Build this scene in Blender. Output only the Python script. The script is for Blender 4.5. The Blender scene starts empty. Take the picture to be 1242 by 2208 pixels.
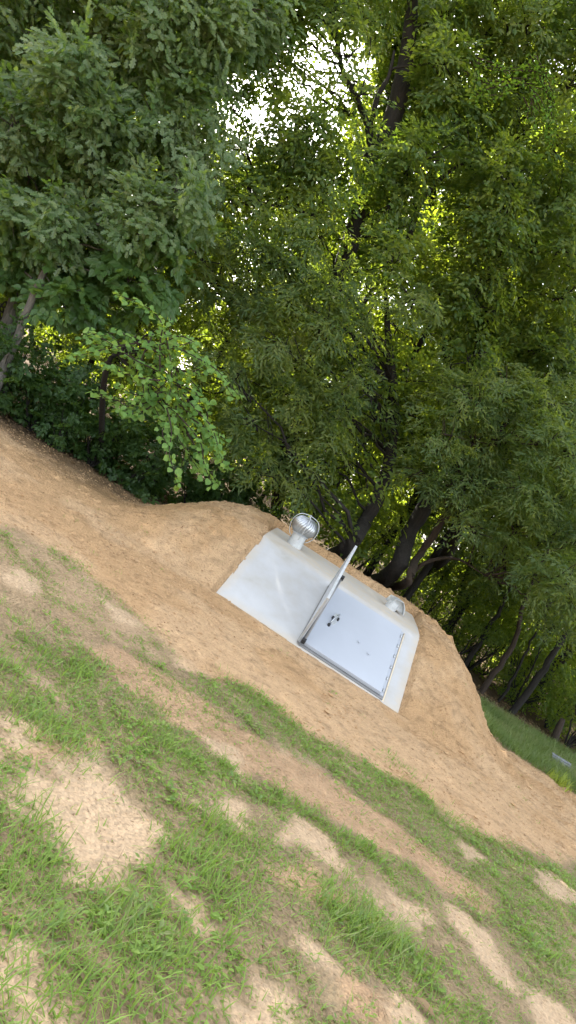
import bpy, math, random
import numpy as np
from mathutils import Vector, Matrix
R = math.radians
sc = bpy.context.scene
COL = sc.collection
rng = np.random.default_rng(7)
random.seed(7)

# ------------------------------------------------------------------ camera
PITCH, ROLL, EYE, FPX = R(-3.0), R(32.66), 1.68, 1600.0
FWD = np.array([0, math.cos(PITCH), math.sin(PITCH)])
RT0 = np.array([1.0, 0, 0]); UP0 = np.cross(RT0, FWD)
IR = math.cos(ROLL) * RT0 + math.sin(ROLL) * UP0
IU = -math.sin(ROLL) * RT0 + math.cos(ROLL) * UP0
cam = bpy.data.cameras.new('camera'); camo = bpy.data.objects.new('camera', cam); COL.objects.link(camo)
m = Matrix(((IR[0], IU[0], -FWD[0], 0), (IR[1], IU[1], -FWD[1], 0), (IR[2], IU[2], -FWD[2], EYE), (0, 0, 0, 1)))
camo.matrix_world = m
cam.sensor_fit = 'VERTICAL'; cam.sensor_height = 24; cam.lens = 24 * FPX / 2208
cam.clip_start = 0.05; cam.clip_end = 2000
sc.camera = camo

def ray(px, py):
    d = FWD * FPX + IR * (px - 621) + IU * (1104 - py)
    return d / d[1]
def at(px, py, dist):                      # survey helper: point seen at (px,py) standing dist metres ahead
    return np.array([0, 0, EYE]) + ray(px, py) * dist
def on_ground(px, py, z=0.0):
    d = ray(px, py)
    return np.array([0, 0, EYE]) + d * ((z - EYE) / d[2])

# ------------------------------------------------------------------ sky, sun, exposure
SUN_EL, SUN_AZ = R(32), R(-36)             # azimuth measured from +Y towards +X
w = bpy.data.worlds.new('World'); sc.world = w; w.use_nodes = True
nt = w.node_tree; nt.nodes.clear()
sky = nt.nodes.new('ShaderNodeTexSky'); sky.sky_type = 'NISHITA'; sky.sun_disc = False
sky.sun_elevation = SUN_EL; sky.sun_rotation = SUN_AZ
sky.air_density = 1.0; sky.dust_density = 3.0; sky.ozone_density = 0.6
hs = nt.nodes.new('ShaderNodeHueSaturation'); hs.inputs['Saturation'].default_value = 0.36
bg = nt.nodes.new('ShaderNodeBackground'); bg.inputs['Strength'].default_value = 0.15
ow = nt.nodes.new('ShaderNodeOutputWorld')
nt.links.new(sky.outputs[0], hs.inputs['Color']); nt.links.new(hs.outputs[0], bg.inputs['Color']); nt.links.new(bg.outputs[0], ow.inputs[0])
sl = bpy.data.lights.new('sun', 'SUN'); sl.energy = 4.5; sl.angle = R(0.5); sl.color = (1.0, 0.93, 0.80)
so = bpy.data.objects.new('sun', sl); COL.objects.link(so)
sdir = Vector((math.sin(SUN_AZ) * math.cos(SUN_EL), math.cos(SUN_AZ) * math.cos(SUN_EL), math.sin(SUN_EL)))
so.rotation_euler = sdir.to_track_quat('Z', 'Y').to_euler()
vs = sc.view_settings
vs.view_transform = 'Standard'; vs.look = 'None'; vs.gamma = 1; vs.exposure = 2.42
cy = sc.cycles
cy.max_bounces = 10; cy.diffuse_bounces = 4; cy.glossy_bounces = 3; cy.transmission_bounces = 6; cy.transparent_max_bounces = 8
cy.sample_clamp_indirect = 6.0; cy.use_denoising = True

# ------------------------------------------------------------------ helpers
def tag(o, label=None, cat=None, group=None, kind=None):
    if label: o['label'] = label
    if cat: o['category'] = cat
    if group: o['group'] = group
    if kind: o['kind'] = kind
    return o
def empty(name, loc, label, cat, group=None):
    o = bpy.data.objects.new(name, None); COL.objects.link(o); o.location = loc
    o.empty_display_size = 0.2
    return tag(o, label, cat, group)
def build(name, chunks, mat, parent=None, origin=None, smooth=False):
    """chunks: list of (verts (N,3), [face arrays (M,k)]) in world coordinates"""
    vs_, lt, lv, off = [], [], [], 0
    for v, fl in chunks:
        v = np.asarray(v, float); vs_.append(v)
        for f in (fl if isinstance(fl, list) else [fl]):
            f = np.asarray(f, np.int64)
            if f.size == 0: continue
            lt.append(np.full(len(f), f.shape[1])); lv.append((f + off).ravel())
        off += len(v)
    V = np.concatenate(vs_)
    if origin is None:
        origin = np.zeros(3)
        if parent is not None: origin = np.array(parent['_o']) if '_o' in parent else np.array(parent.location)
    V = V - np.asarray(origin)
    LT = np.concatenate(lt); LV = np.concatenate(lv)
    me = bpy.data.meshes.new(name)
    me.vertices.add(len(V)); me.vertices.foreach_set('co', V.astype(np.float32).ravel())
    me.loops.add(len(LV)); me.loops.foreach_set('vertex_index', LV.astype(np.int32))
    me.polygons.add(len(LT))
    me.polygons.foreach_set('loop_start', np.concatenate(([0], np.cumsum(LT)[:-1])).astype(np.int32))
    me.polygons.foreach_set('loop_total', LT.astype(np.int32))
    me.polygons.foreach_set('use_smooth', np.full(len(LT), smooth))
    me.update(calc_edges=True)
    me.materials.append(mat)
    o = bpy.data.objects.new(name, me); COL.objects.link(o)
    if parent is not None:
        o.parent = parent
    else:
        o.location = origin
    return o
def tube(P, Rr, n=7, cap=True):
    P = np.asarray(P, float); Rr = np.asarray(Rr, float)
    T = np.gradient(P, axis=0); T /= np.linalg.norm(T, axis=1)[:, None] + 1e-9
    ref = np.array([0.31, 0.17, 0.93]) if abs(T[0] @ np.array([0, 0, 1])) < .9 else np.array([1.0, .1, 0])
    A = np.cross(T, ref); A /= np.linalg.norm(A, axis=1)[:, None] + 1e-9
    B = np.cross(T, A)
    a = np.linspace(0, 2 * math.pi, n, endpoint=False)
    V = P[:, None] + Rr[:, None, None] * (np.cos(a)[None, :, None] * A[:, None] + np.sin(a)[None, :, None] * B[:, None])
    V = V.reshape(-1, 3); k = len(P)
    i, j = np.meshgrid(np.arange(k - 1), np.arange(n), indexing='ij')
    F = np.stack([i * n + j, i * n + (j + 1) % n, (i + 1) * n + (j + 1) % n, (i + 1) * n + j], -1).reshape(-1, 4)
    fl = [F]
    if cap:
        fl += [np.arange(n)[::-1][None], (np.arange(n) + (k - 1) * n)[None]]
    return V, fl
def smooth_path(P, n=14):
    """Catmull-Rom through the points"""
    P = np.asarray(P, float)
    Q = np.vstack([2 * P[0] - P[1], P, 2 * P[-1] - P[-2]])
    out = []
    m_ = len(P) - 1
    for s in np.linspace(0, m_, n):
        i = min(int(s), m_ - 1); t = s - i
        a, b, c, d = Q[i], Q[i + 1], Q[i + 2], Q[i + 3]
        out.append(.5 * (2 * b + (c - a) * t + (2 * a - 5 * b + 4 * c - d) * t * t + (3 * b - a - 3 * c + d) * t ** 3))
    return np.array(out)
def box(x0, x1, y0, y1, z0, z1):
    V = np.array([(x, y, z) for z in (z0, z1) for y in (y0, y1) for x in (x0, x1)], float)
    F = np.array([(0, 2, 3, 1), (4, 5, 7, 6), (0, 1, 5, 4), (2, 6, 7, 3), (0, 4, 6, 2), (1, 3, 7, 5)])
    return V, [F]
def bevel(o, wdt=.004, seg=2):
    md = o.modifiers.new('bevel', 'BEVEL'); md.width = wdt; md.segments = seg; md.limit_method = 'ANGLE'
    return o
_g = {}
def vnoise(x, y, scale, seed, oct=4):
    """fractal value noise, ~0..1"""
    tot = 0; amp = 1; s = 0
    for k in range(oct):
        key = (seed, k)
        if key not in _g: _g[key] = np.random.default_rng(seed * 31 + k).random((256, 256))
        G = _g[key]
        X = x / scale * 2 ** k + 37.3 * k; Y = y / scale * 2 ** k + 11.7 * k
        xi = np.floor(X).astype(int); yi = np.floor(Y).astype(int)
        fx = X - xi; fy = Y - yi; fx = fx * fx * (3 - 2 * fx); fy = fy * fy * (3 - 2 * fy)
        a = G[xi % 256, yi % 256]; b = G[(xi + 1) % 256, yi % 256]; c = G[xi % 256, (yi + 1) % 256]; d = G[(xi + 1) % 256, (yi + 1) % 256]
        tot = tot + amp * ((a * (1 - fx) + b * fx) * (1 - fy) + (c * (1 - fx) + d * fx) * fy); s += amp; amp *= .5
    return tot / s
def sstep(a, b, x):
    t = np.clip((x - a) / (b - a), 0, 1); return t * t * (3 - 2 * t)

# ------------------------------------------------------------------ materials
def newmat(name):
    mt = bpy.data.materials.new(name); mt.use_nodes = True
    n = mt.node_tree; n.nodes.clear()
    out = n.nodes.new('ShaderNodeOutputMaterial'); return mt, n, out
def N(n, t, **kw):
    x = n.nodes.new(t)
    for k, v in kw.items():
        if k in x.inputs: x.inputs[k].default_value = v
        else: setattr(x, k, v)
    return x
def ramp(n, src, stops):
    r = n.nodes.new('ShaderNodeValToRGB'); n.links.new(src, r.inputs[0])
    e = r.color_ramp.elements
    while len(e) < len(stops): e.new(.5)
    for el, (p, c) in zip(e, stops): el.position = p; el.color = (*c, 1)
    return r.outputs[0]
def leaf_mat(name, cols, trans, rough=.42, tfac=.45, spec=.5):
    mt, n, out = newmat(name)
    g = N(n, 'ShaderNodeNewGeometry')
    co_ = N(n, 'ShaderNodeTexCoord'); nz_ = N(n, 'ShaderNodeTexNoise', Scale=1.1, Detail=3.0, Roughness=.6); n.links.new(co_.outputs['Object'], nz_.inputs['Vector'])
    mr_ = N(n, 'ShaderNodeMapRange'); mr_.inputs[1].default_value = .32; mr_.inputs[2].default_value = .68; n.links.new(nz_.outputs[0], mr_.inputs[0])
    mf_ = N(n, 'ShaderNodeMix', data_type='FLOAT'); mf_.inputs[0].default_value = .5      # whole boughs differ in hue as well as leaves
    n.links.new(g.outputs['Random Per Island'], mf_.inputs[2]); n.links.new(mr_.outputs[0], mf_.inputs[3])
    c = ramp(n, mf_.outputs[0], [(.12 + .76 * i / (len(cols) - 1), q) for i, q in enumerate(cols)])
    tc = ramp(n, mf_.outputs[0], [(.15 + .7 * i / (len(trans) - 1), q) for i, q in enumerate(trans)])
    p = N(n, 'ShaderNodeBsdfPrincipled', Roughness=rough); p.inputs['Specular IOR Level'].default_value = spec
    n.links.new(c, p.inputs['Base Color'])
    t = N(n, 'ShaderNodeBsdfTranslucent'); n.links.new(tc, t.inputs['Color'])
    mx = N(n, 'ShaderNodeMixShader'); mx.inputs[0].default_value = tfac
    n.links.new(p.outputs[0], mx.inputs[1]); n.links.new(t.outputs[0], mx.inputs[2]); n.links.new(mx.outputs[0], out.inputs[0])
    return mt
OAK = leaf_mat('oak_leaf', [(.055, .105, .032), (.085, .145, .055), (.130, .190, .090), (.175, .235, .125)], [(.22, .38, .03), (.38, .50, .05)], .40, .42, .5)
GUM = leaf_mat('gum_leaf', [(.070, .150, .045), (.100, .190, .065)], [(.22, .38, .03), (.34, .46, .04)], .42, .45)
WIL = leaf_mat('willow_oak_leaf', [(.038, .075, .026), (.062, .112, .036), (.110, .155, .055), (.135, .165, .045)], [(.18, .29, .02), (.46, .55, .04)], .42, .48, .4)
BIG = leaf_mat('canopy_leaf', [(.038, .080, .022), (.065, .120, .034), (.100, .150, .042), (.14, .175, .040)], [(.18, .29, .02), (.46, .55, .04)], .42, .48, .4)
RED = leaf_mat('redbud_leaf', [(.09, .20, .05), (.13, .26, .07), (.17, .31, .085), (.25, .36, .05)], [(.32, .50, .05), (.46, .60, .05)], .55, .38, .3)
VIN = leaf_mat('vine_leaf', [(.13, .28, .05), (.18, .34, .06)], [(.26, .42, .03), (.38, .52, .04)], .5, .5)  # sunlit brightness is put into the vine's leaf colour
FAR = leaf_mat('wood_leaf', [(.045, .090, .022), (.075, .125, .03), (.10, .14, .03)], [(.26, .38, .02), (.48, .56, .04)], .6, .55, .3)
SHR = leaf_mat('shrub_leaf', [(.025, .060, .018), (.045, .095, .028), (.07, .13, .04)], [(.14, .26, .02), (.26, .38, .03)], .42, .42, .4)
DRY = leaf_mat('dead_leaf', [(.16, .10, .055), (.26, .18, .10), (.10, .06, .035)], [(.25, .15, .05), (.3, .2, .1)], .7, .2, .2)
def bark_mat(name, a, b, sc_=22):
    mt, n, out = newmat(name)
    tc = N(n, 'ShaderNodeTexCoord'); mp = N(n, 'ShaderNodeMapping'); mp.inputs['Scale'].default_value = (1, 1, .22)
    n.links.new(tc.outputs['Object'], mp.inputs[0])
    ns = N(n, 'ShaderNodeTexNoise', Scale=sc_, Detail=8.0, Roughness=.65); n.links.new(mp.outputs[0], ns.inputs['Vector'])
    c = ramp(n, ns.outputs[0], [(.3, a), (.68, b)])
    p = N(n, 'ShaderNodeBsdfPrincipled', Roughness=.9); n.links.new(c, p.inputs['Base Color'])
    bp = N(n, 'ShaderNodeBump', Strength=.9, Distance=.03); n.links.new(ns.outputs[0], bp.inputs['Height']); n.links.new(bp.outputs[0], p.inputs['Normal'])
    n.links.new(p.outputs[0], out.inputs[0]); return mt
BARK = bark_mat('dark_bark', (.005, .004, .003), (.022, .018, .014))
BARKG = bark_mat('grey_bark', (.055, .050, .042), (.16, .145, .12))
BARKB = bark_mat('brown_bark', (.018, .012, .008), (.050, .033, .021))

def ground_mat():
    mt, n, out = newmat('soil_and_sand')
    at_ = N(n, 'ShaderNodeAttribute', attribute_name='tint')
    tc = N(n, 'ShaderNodeTexCoord')
    n1 = N(n, 'ShaderNodeTexNoise', Scale=9.0, Detail=7.0, Roughness=.65); n.links.new(tc.outputs['Object'], n1.inputs['Vector'])
    n2 = N(n, 'ShaderNodeTexNoise', Scale=48.0, Detail=4.0, Roughness=.6); n.links.new(tc.outputs['Object'], n2.inputs['Vector'])
    r1 = ramp(n, n1.outputs[0], [(.3, (.88, .865, .85)), (.7, (1.10, 1.10, 1.10))])
    r2 = ramp(n, n2.outputs[0], [(.30, (.42, .38, .34)), (.365, (.90, .89, .88)), (.50, (1.0, 1.0, 1.0)), (.72, (1.08, 1.08, 1.08))])  # low noise darkens the colour to paint shaded pits
    m1 = N(n, 'ShaderNodeMix', data_type='RGBA', blend_type='MULTIPLY'); m1.inputs[0].default_value = 1
    n.links.new(at_.outputs['Color'], m1.inputs[6]); n.links.new(r1, m1.inputs[7])
    m2 = N(n, 'ShaderNodeMix', data_type='RGBA', blend_type='MULTIPLY'); m2.inputs[0].default_value = 1
    n.links.new(m1.outputs[2], m2.inputs[6]); n.links.new(r2, m2.inputs[7])
    p = N(n, 'ShaderNodeBsdfPrincipled', Roughness=.95); p.inputs['Specular IOR Level'].default_value = .15
    n.links.new(m2.outputs[2], p.inputs['Base Color'])
    v = N(n, 'ShaderNodeTexVoronoi', Scale=34.0); n.links.new(tc.outputs['Object'], v.inputs['Vector'])
    ad = N(n, 'ShaderNodeMath', operation='ADD'); n.links.new(n2.outputs[0], ad.inputs[0]); n.links.new(v.outputs['Distance'], ad.inputs[1])
    bp = N(n, 'ShaderNodeBump', Strength=.8, Distance=.025); n.links.new(ad.outputs[0], bp.inputs['Height'])
    n.links.new(bp.outputs[0], p.inputs['Normal']); n.links.new(p.outputs[0], out.inputs[0]); return mt
SOIL = ground_mat()
def concrete_mat():
    mt, n, out = newmat('painted_concrete')
    tc = N(n, 'ShaderNodeTexCoord')
    n1 = N(n, 'ShaderNodeTexNoise', Scale=2.2, Detail=8.0, Roughness=.62); n.links.new(tc.outputs['Object'], n1.inputs['Vector'])
    n2 = N(n, 'ShaderNodeTexNoise', Scale=40.0, Detail=4.0); n.links.new(tc.outputs['Object'], n2.inputs['Vector'])
    c = ramp(n, n1.outputs[0], [(.25, (.39, .365, .32)), (.38, (.455, .445, .42)), (.55, (.485, .487, .485)), (.75, (.525, .527, .525))])
    p = N(n, 'ShaderNodeBsdfPrincipled', Roughness=.82); n.links.new(c, p.inputs['Base Color'])
    # sand dusting where the low edge and sides touch the soil; roof tinted the same cream
    sp = N(n, 'ShaderNodeSeparateXYZ'); n.links.new(tc.outputs['Object'], sp.inputs[0])
    mr = N(n, 'ShaderNodeMapRange'); mr.inputs[1].default_value = .22; mr.inputs[2].default_value = .02; n.links.new(sp.outputs[1], mr.inputs[0])
    ab = N(n, 'ShaderNodeMath', operation='ABSOLUTE'); n.links.new(sp.outputs[0], ab.inputs[0])
    mr2 = N(n, 'ShaderNodeMapRange'); mr2.inputs[1].default_value = 1.10; mr2.inputs[2].default_value = 1.22; n.links.new(ab.outputs[0], mr2.inputs[0])
    mr3 = N(n, 'ShaderNodeMapRange'); mr3.inputs[1].default_value = 1.44; mr3.inputs[2].default_value = 1.62; n.links.new(sp.outputs[1], mr3.inputs[0])
    mx0 = N(n, 'ShaderNodeMath', operation='MAXIMUM'); n.links.new(mr.outputs[0], mx0.inputs[0]); n.links.new(mr2.outputs[0], mx0.inputs[1])
    mx1 = N(n, 'ShaderNodeMath', operation='MAXIMUM'); n.links.new(mx0.outputs[0], mx1.inputs[0]); n.links.new(mr3.outputs[0], mx1.inputs[1])
    n3 = N(n, 'ShaderNodeTexNoise', Scale=7.0, Detail=6.0, Roughness=.7); n.links.new(tc.outputs['Object'], n3.inputs['Vector'])
    r3 = ramp(n, n3.outputs[0], [(.30, (.15, .15, .15)), (.60, (.85, .85, .85))])
    ml = N(n, 'ShaderNodeMath', operation='MULTIPLY'); n.links.new(mx1.outputs[0], ml.inputs[0]); n.links.new(r3, ml.inputs[1])
    mc = N(n, 'ShaderNodeMix', data_type='RGBA'); n.links.new(ml.outputs[0], mc.inputs[0]); n.links.new(c, mc.inputs[6]); mc.inputs[7].default_value = (.55, .465, .345, 1)
    n.links.new(mc.outputs[2], p.inputs['Base Color'])
    bp = N(n, 'ShaderNodeBump', Strength=.25, Distance=.006); n.links.new(n2.outputs[0], bp.inputs['Height']); n.links.new(bp.outputs[0], p.inputs['Normal'])
    n.links.new(p.outputs[0], out.inputs[0]); return mt
CONC = concrete_mat()
def plain(name, col, rough=.5, metal=0., var=.06, scale=6., spec=.5, lo=None):
    mt, n, out = newmat(name)
    tc = N(n, 'ShaderNodeTexCoord')
    ns = N(n, 'ShaderNodeTexNoise', Scale=scale, Detail=6.0, Roughness=.6); n.links.new(tc.outputs['Object'], ns.inputs['Vector'])
    a = tuple(max(0, c * (1 - var)) for c in col); b = tuple(min(1, c * (1 + var)) for c in col)
    c = ramp(n, ns.outputs[0], [(.3, lo or a), (.7, b)])
    p = N(n, 'ShaderNodeBsdfPrincipled', Roughness=rough, Metallic=metal); p.inputs['Specular IOR Level'].default_value = spec
    n.links.new(c, p.inputs['Base Color'])
    rr = N(n, 'ShaderNodeMapRange'); rr.inputs[3].default_value = rough * .8; rr.inputs[4].default_value = min(1, rough * 1.25)
    n.links.new(ns.outputs[0], rr.inputs[0]); n.links.new(rr.outputs[0], p.inputs['Roughness'])
    n.links.new(p.outputs[0], out.inputs[0]); return mt
DOOR = plain('white_steel', (.435, .462, .505), .42, 0, .035, 2.5)
EDGE = plain('grey_steel', (.26, .255, .25), .5, .2, .15, 9)
GALV = plain('galvanised_steel', (.50, .52, .54), .34, .85, .15, 14)
GALVD = plain('dull_galvanised_steel', (.52, .54, .545), .5, .35, .15, 14)
BLACK = plain('black_rubber', (.02, .02, .022), .6, 0, .2, 20)
SEAL = plain('cream_sealant', (.68, .58, .42), .8, 0, .12, 12)

# ------------------------------------------------------------------ the shelter's frame on the site
YAW, SX, SY, ALPHA, SLEN, HW = R(3.5), 1.02, 8.21, R(25.3), 1.66, 1.22
S_ = np.array([math.cos(YAW), -math.sin(YAW), 0]); T_ = np.array([math.sin(YAW), math.cos(YAW), 0])
O_ = np.array([SX, SY, 0.0])
TF = SLEN * math.cos(ALPHA); ZF = SLEN * math.sin(ALPHA)     # top of sloping face: t, z
def st(x, y):
    dx, dy = x - SX, y - SY
    return dx * S_[0] + dy * S_[1], dx * T_[0] + dy * T_[1]
def loc(s, t, z): return O_ + S_ * s + T_ * t + np.array([0, 0, z])

# ------------------------------------------------------------------ ground zones (surveyed from the bare patches)
def poly(pts): return np.array([on_ground(*p)[:2] for p in pts])
def inside(P, x, y):
    c = np.zeros(x.shape, bool); n = len(P); j = n - 1
    for i in range(n):
        xi, yi = P[i]; xj, yj = P[j]
        k = ((yi > y) != (yj > y)) & (x < (xj - xi) * (y - yi) / (yj - yi + 1e-12) + xi)
        c ^= k; j = i
    return c
GREEN = [poly(q) for q in (
    [(390, 1440), (470, 1462), (560, 1505), (640, 1565), (760, 1625), (900, 1712), (1040, 1795), (1140, 1850), (1260, 1885), (1260, 2050), (1110, 1960), (950, 1830), (820, 1740), (700, 1655), (560, 1580), (450, 1510)],
    [(200, 1520), (350, 1530), (450, 1620), (560, 1690), (700, 1760), (880, 1860), (960, 1960), (900, 1990), (780, 1850), (640, 1770), (540, 1720), (420, 1690), (340, 1760), (300, 1680), (220, 1620)],
    [(340, 1760), (430, 1760), (600, 1790), (620, 1850), (700, 1900), (640, 1990), (480, 1960), (400, 1880), (340, 1850)],
    [(0, 1470), (120, 1490), (210, 1560), (160, 1640), (60, 1600), (0, 1560)],
    [(0, 1640), (60, 1700), (110, 1830), (160, 1910), (320, 1920), (400, 2000), (500, 2090), (380, 2160), (200, 2100), (0, 2010)],
    [(640, 1980), (800, 1960), (870, 2040), (860, 2120), (760, 2130), (660, 2060)],
    [(960, 1880), (1100, 1950), (1260, 2060), (1260, 2180), (1150, 2090), (1020, 1980)])]
PALE = [poly(q) for q in (
    [(70, 1690), (110, 1665), (170, 1630), (230, 1650), (270, 1700), (310, 1760), (320, 1830), (300, 1900), (230, 1905), (170, 1905), (125, 1860), (110, 1800), (60, 1750)],
    [(430, 1712), (480, 1703), (548, 1745), (545, 1790), (490, 1775), (445, 1745)],
    [(622, 1795), (660, 1772), (700, 1772), (730, 1820), (765, 1885), (700, 1892), (640, 1850)],
    [(385, 1905), (425, 1930), (465, 1990), (440, 2015), (400, 1960)],
    [(993, 1983), (1030, 2000), (1090, 2050), (1132, 2130), (1090, 2122), (1010, 2070)],
    [(820, 1915), (900, 1940), (935, 2000), (860, 1980)],
    [(1150, 1870), (1200, 1890), (1250, 1940), (1250, 1975), (1180, 1925)],
    [(0, 2070), (80, 2060), (110, 2150), (60, 2208), (0, 2208)],
    [(390, 2100), (470, 2085), (560, 2110), (660, 2220), (500, 2220), (430, 2160)],
    [(1150, 2120), (1190, 2140), (1230, 2208), (1170, 2208)],
    [(835, 2150), (870, 2150), (920, 2220), (860, 2220)],
    [(0, 1222), (50, 1240), (100, 1268), (80, 1290), (0, 1262)],
    [(205, 1290), (250, 1305), (290, 1350), (240, 1345)],
    [(365, 1398), (400, 1405), (445, 1445), (400, 1445)],
    [(1000, 1820), (1045, 1835), (1050, 1870), (1010, 1850)],
    [(460, 1590), (520, 1620), (570, 1670), (520, 1670), (480, 1635)],
    [(640, 2060), (700, 2090), (690, 2130), (640, 2100)],
    [(0, 1530), (50, 1550), (65, 1640), (0, 1625)],
)]
BROWN = [poly(q) for q in (
    [(170, 1400), (250, 1400), (330, 1440), (430, 1500), (500, 1560), (600, 1620), (690, 1650), (790, 1735), (905, 1825), (985, 1880), (1060, 1950), (1000, 1950), (930, 1900), (840, 1850), (760, 1790), (690, 1740), (600, 1700), (520, 1660), (470, 1620), (400, 1570), (300, 1510), (220, 1450)],
    [(0, 1560), (100, 1600), (240, 1620), (120, 1680), (0, 1650)],
    [(560, 1880), (640, 1900), (760, 1960), (700, 1990), (600, 1940)],
    [(700, 2100), (790, 2090), (860, 2160), (800, 2208), (720, 2180)],
)]
SANDLINE = poly([(-900, 760), (-500, 860), (-200, 1030), (0, 1130), (80, 1168), (170, 1222), (260, 1295), (330, 1375), (400, 1428), (480, 1470), (560, 1500), (640, 1570), (720, 1610), (800, 1655), (880, 1700), (950, 1750), (1050, 1805), (1130, 1838), (1242, 1855), (1500, 1960), (2000, 2200)])
def sand_edge_y(x): return np.interp(x, SANDLINE[:, 0], SANDLINE[:, 1])
def zone(x, y):
    """returns pale, brown, sand(above the turf line), litter weights"""
    wx = x + (vnoise(x, y, .35, 3) - .5) * .42 + (vnoise(x, y, .08, 5, 2) - .5) * .16; wy = y + (vnoise(x, y, .35, 4) - .5) * .42 + (vnoise(x, y, .08, 6, 2) - .5) * .16
    pale = np.zeros(x.shape); brown = np.zeros(x.shape)
    for P in PALE: pale = np.maximum(pale, inside(P, wx, wy))
    for P in BROWN: brown = np.maximum(brown, inside(P, wx, wy))
    sand = sstep(-.15, .15, wy - sand_edge_y(wx))
    return pale, brown, sand
def forest_line(x): return np.interp(x, [-60, -8, -4.5, -2.5, 0, 3.5, 4.6, 6.0, 9, 60], [9.0, 9.6, 10.6, 11.2, 12.5, 12.9, 12.6, 12.9, 13.5, 14])

TK = [-30, -2.6, -.9, 0, TF, TF + .45, TF + 1.4, TF + 2.1, TF + 3.6, TF + 4.4, 60]
ZK = [0, 0, .02, .05, ZF + .02, ZF + .10, ZF + .20, ZF + .17, .10, 0, 0]
def height(x, y):
    s, t = st(x, y)
    wob = (vnoise(x, y, 1.3, 11) - .5)
    e = np.abs(s) - HW + wob * .30 * sstep(.05, .5, np.abs(s) - HW)
    zc = np.interp(t + wob * .12 * sstep(2.2, 3, t), TK, ZK)
    el = np.interp(e, [-9, .0, .30, .62, .97, 1.30, 1.62, 1.95, 9], [1, 1, .99, .91, .69, .38, .10, 0, 0])
    z = zc * el
    # the side facing left trails off in a longer apron
    z = z + .05 * np.exp(-((s + 2.6) ** 2 + (t - .9) ** 2) / .9)
    # gently rolling lawn, small humps
    near = sstep(9, 5.5, y)
    z = z + near * ((vnoise(x, y, 1.6, 21) - .5) * .10 + (vnoise(x, y, .33, 22) - .5) * .035)
    dirt = 1 - near * .80
    dist = np.hypot(np.clip(np.abs(s) - HW, 0, 9), np.clip(np.maximum(-t, t - TF - 1.6), 0, 9)); dirt = dirt * (.12 + .88 * sstep(.0, .30, dist))
    z = z + dirt * ((vnoise(x, y, .45, 23, 3) - .5) * .045 + (vnoise(x, y, .075, 24, 2) - .5) * .026)
    z = z + dirt * sstep(.1, .5, z) * (vnoise(s * 1.0, t * .28, .16, 28, 3) - .5) * .05      # rills running down the slopes
    clod = np.clip(vnoise(x, y, .11, 25, 2) - .66, 0, 1) * .16
    z = z + clod * dirt
    far = sstep(14, 30, y); z = z + far * (vnoise(x, y, 8, 26) - .5) * .8
    # the concrete sits in the soil
    en = (vnoise(x, y, .14, 27, 3) - .5) * .035
    spill0 = np.clip(vnoise(x, y, .30, 30, 3) - .66, 0, 1) * .10
    inn = (np.abs(s) < HW - .02 - spill0) & (t > .02 + spill0) & (t < TF + 1.5 + en)
    slab = np.interp(t, [-5, 0, TF, TF + .5, TF + 2], [0, 0, ZF, ZF + .055, ZF + .085])
    z = np.where(inn, slab - .14, z)
    edge = (~inn) & (np.abs(s) < HW + .05) & (t > -.05) & (t < TF + 1.6)
    spill = np.clip(vnoise(x, y, .22, 29, 3) - .62, 0, 1) * .12
    z = np.where(edge, np.clip(z, slab - .014 + spill, slab - .008 + spill * 1.1), z)
    return z

def axis(a, b, step, lo, hi):
    core = np.arange(a, b + step * .5, step)
    def grow(start, end, sgn):
        out = []; d = step; p = start
        while (p < end) if sgn > 0 else (p > end):
            d *= 1.22; p += sgn * d; out.append(p)
        return out
    return np.array(grow(a, lo, -1)[::-1] + list(core) + grow(b, hi, 1))
GX = axis(-4.6, 6.4, .025, -400, 400); GY = axis(1.3, 12.6, .025, -200, 600)
XX, YY = np.meshgrid(GX, GY, indexing='xy')
ZZ = height(XX, YY)
# colours of the soils, with dark pits painted into the sand
zz_ = [zone(XX + a, YY + b) for a, b in ((0, 0), (.03, 0), (-.03, 0), (0, .03), (0, -.03))]
pale, brown, sand = [sum(q[k_] for q in zz_) / len(zz_) for k_ in range(3)]
c_thatch = np.array([.275, .205, .12]); c_pale = np.array([.50, .365, .232]); c_sand = np.array([.475, .302, .156])
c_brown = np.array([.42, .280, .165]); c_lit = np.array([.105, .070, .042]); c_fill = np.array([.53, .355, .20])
nz = vnoise(XX, YY, .5, 41)[..., None]; nf = vnoise(XX, YY, .12, 42)[..., None]
turf = c_thatch * (.75 + .5 * nf) * (1 - sstep(.55, .7, nz)) + (c_thatch * .45 + c_pale * .5) * sstep(.55, .7, nz)
thin_ = (sstep(4.0, 5.4, YY) * sstep(.1, -.9, XX - (YY - 5) * .3))[..., None]
turf = turf * (1 - .6 * thin_) + (c_pale * .55 + c_sand * .3) * (.8 + .4 * nf) * .6 * thin_
cc = turf
cc = cc * (1 - brown[..., None]) + c_brown * (.85 + .3 * nf) * brown[..., None]
cc = cc * (1 - pale[..., None]) + c_pale * (.9 + .2 * nf) * pale[..., None]
mix = sstep(.42, .62, vnoise(XX, YY, .9, 43))[..., None]
sandc = c_sand * (1 - mix) + c_fill * mix
sandc = sandc * (.90 + .2 * nf)
dark = np.clip(vnoise(XX, YY, .075, 44, 3) - .585, 0, 1)[..., None] * 2.6  # shade of small pits painted into the sand colour
sandc = sandc * (1 - .5 * np.clip(dark, 0, 1))
cc = cc * (1 - sand[..., None]) + sandc * sand[..., None]
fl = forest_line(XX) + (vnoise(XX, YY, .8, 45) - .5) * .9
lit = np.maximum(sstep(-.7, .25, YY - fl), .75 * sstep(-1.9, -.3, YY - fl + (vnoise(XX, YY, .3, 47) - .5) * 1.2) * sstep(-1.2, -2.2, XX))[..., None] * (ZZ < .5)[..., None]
cc = cc * (1 - lit) + c_lit * (.6 + .8 * nf) * lit
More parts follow.
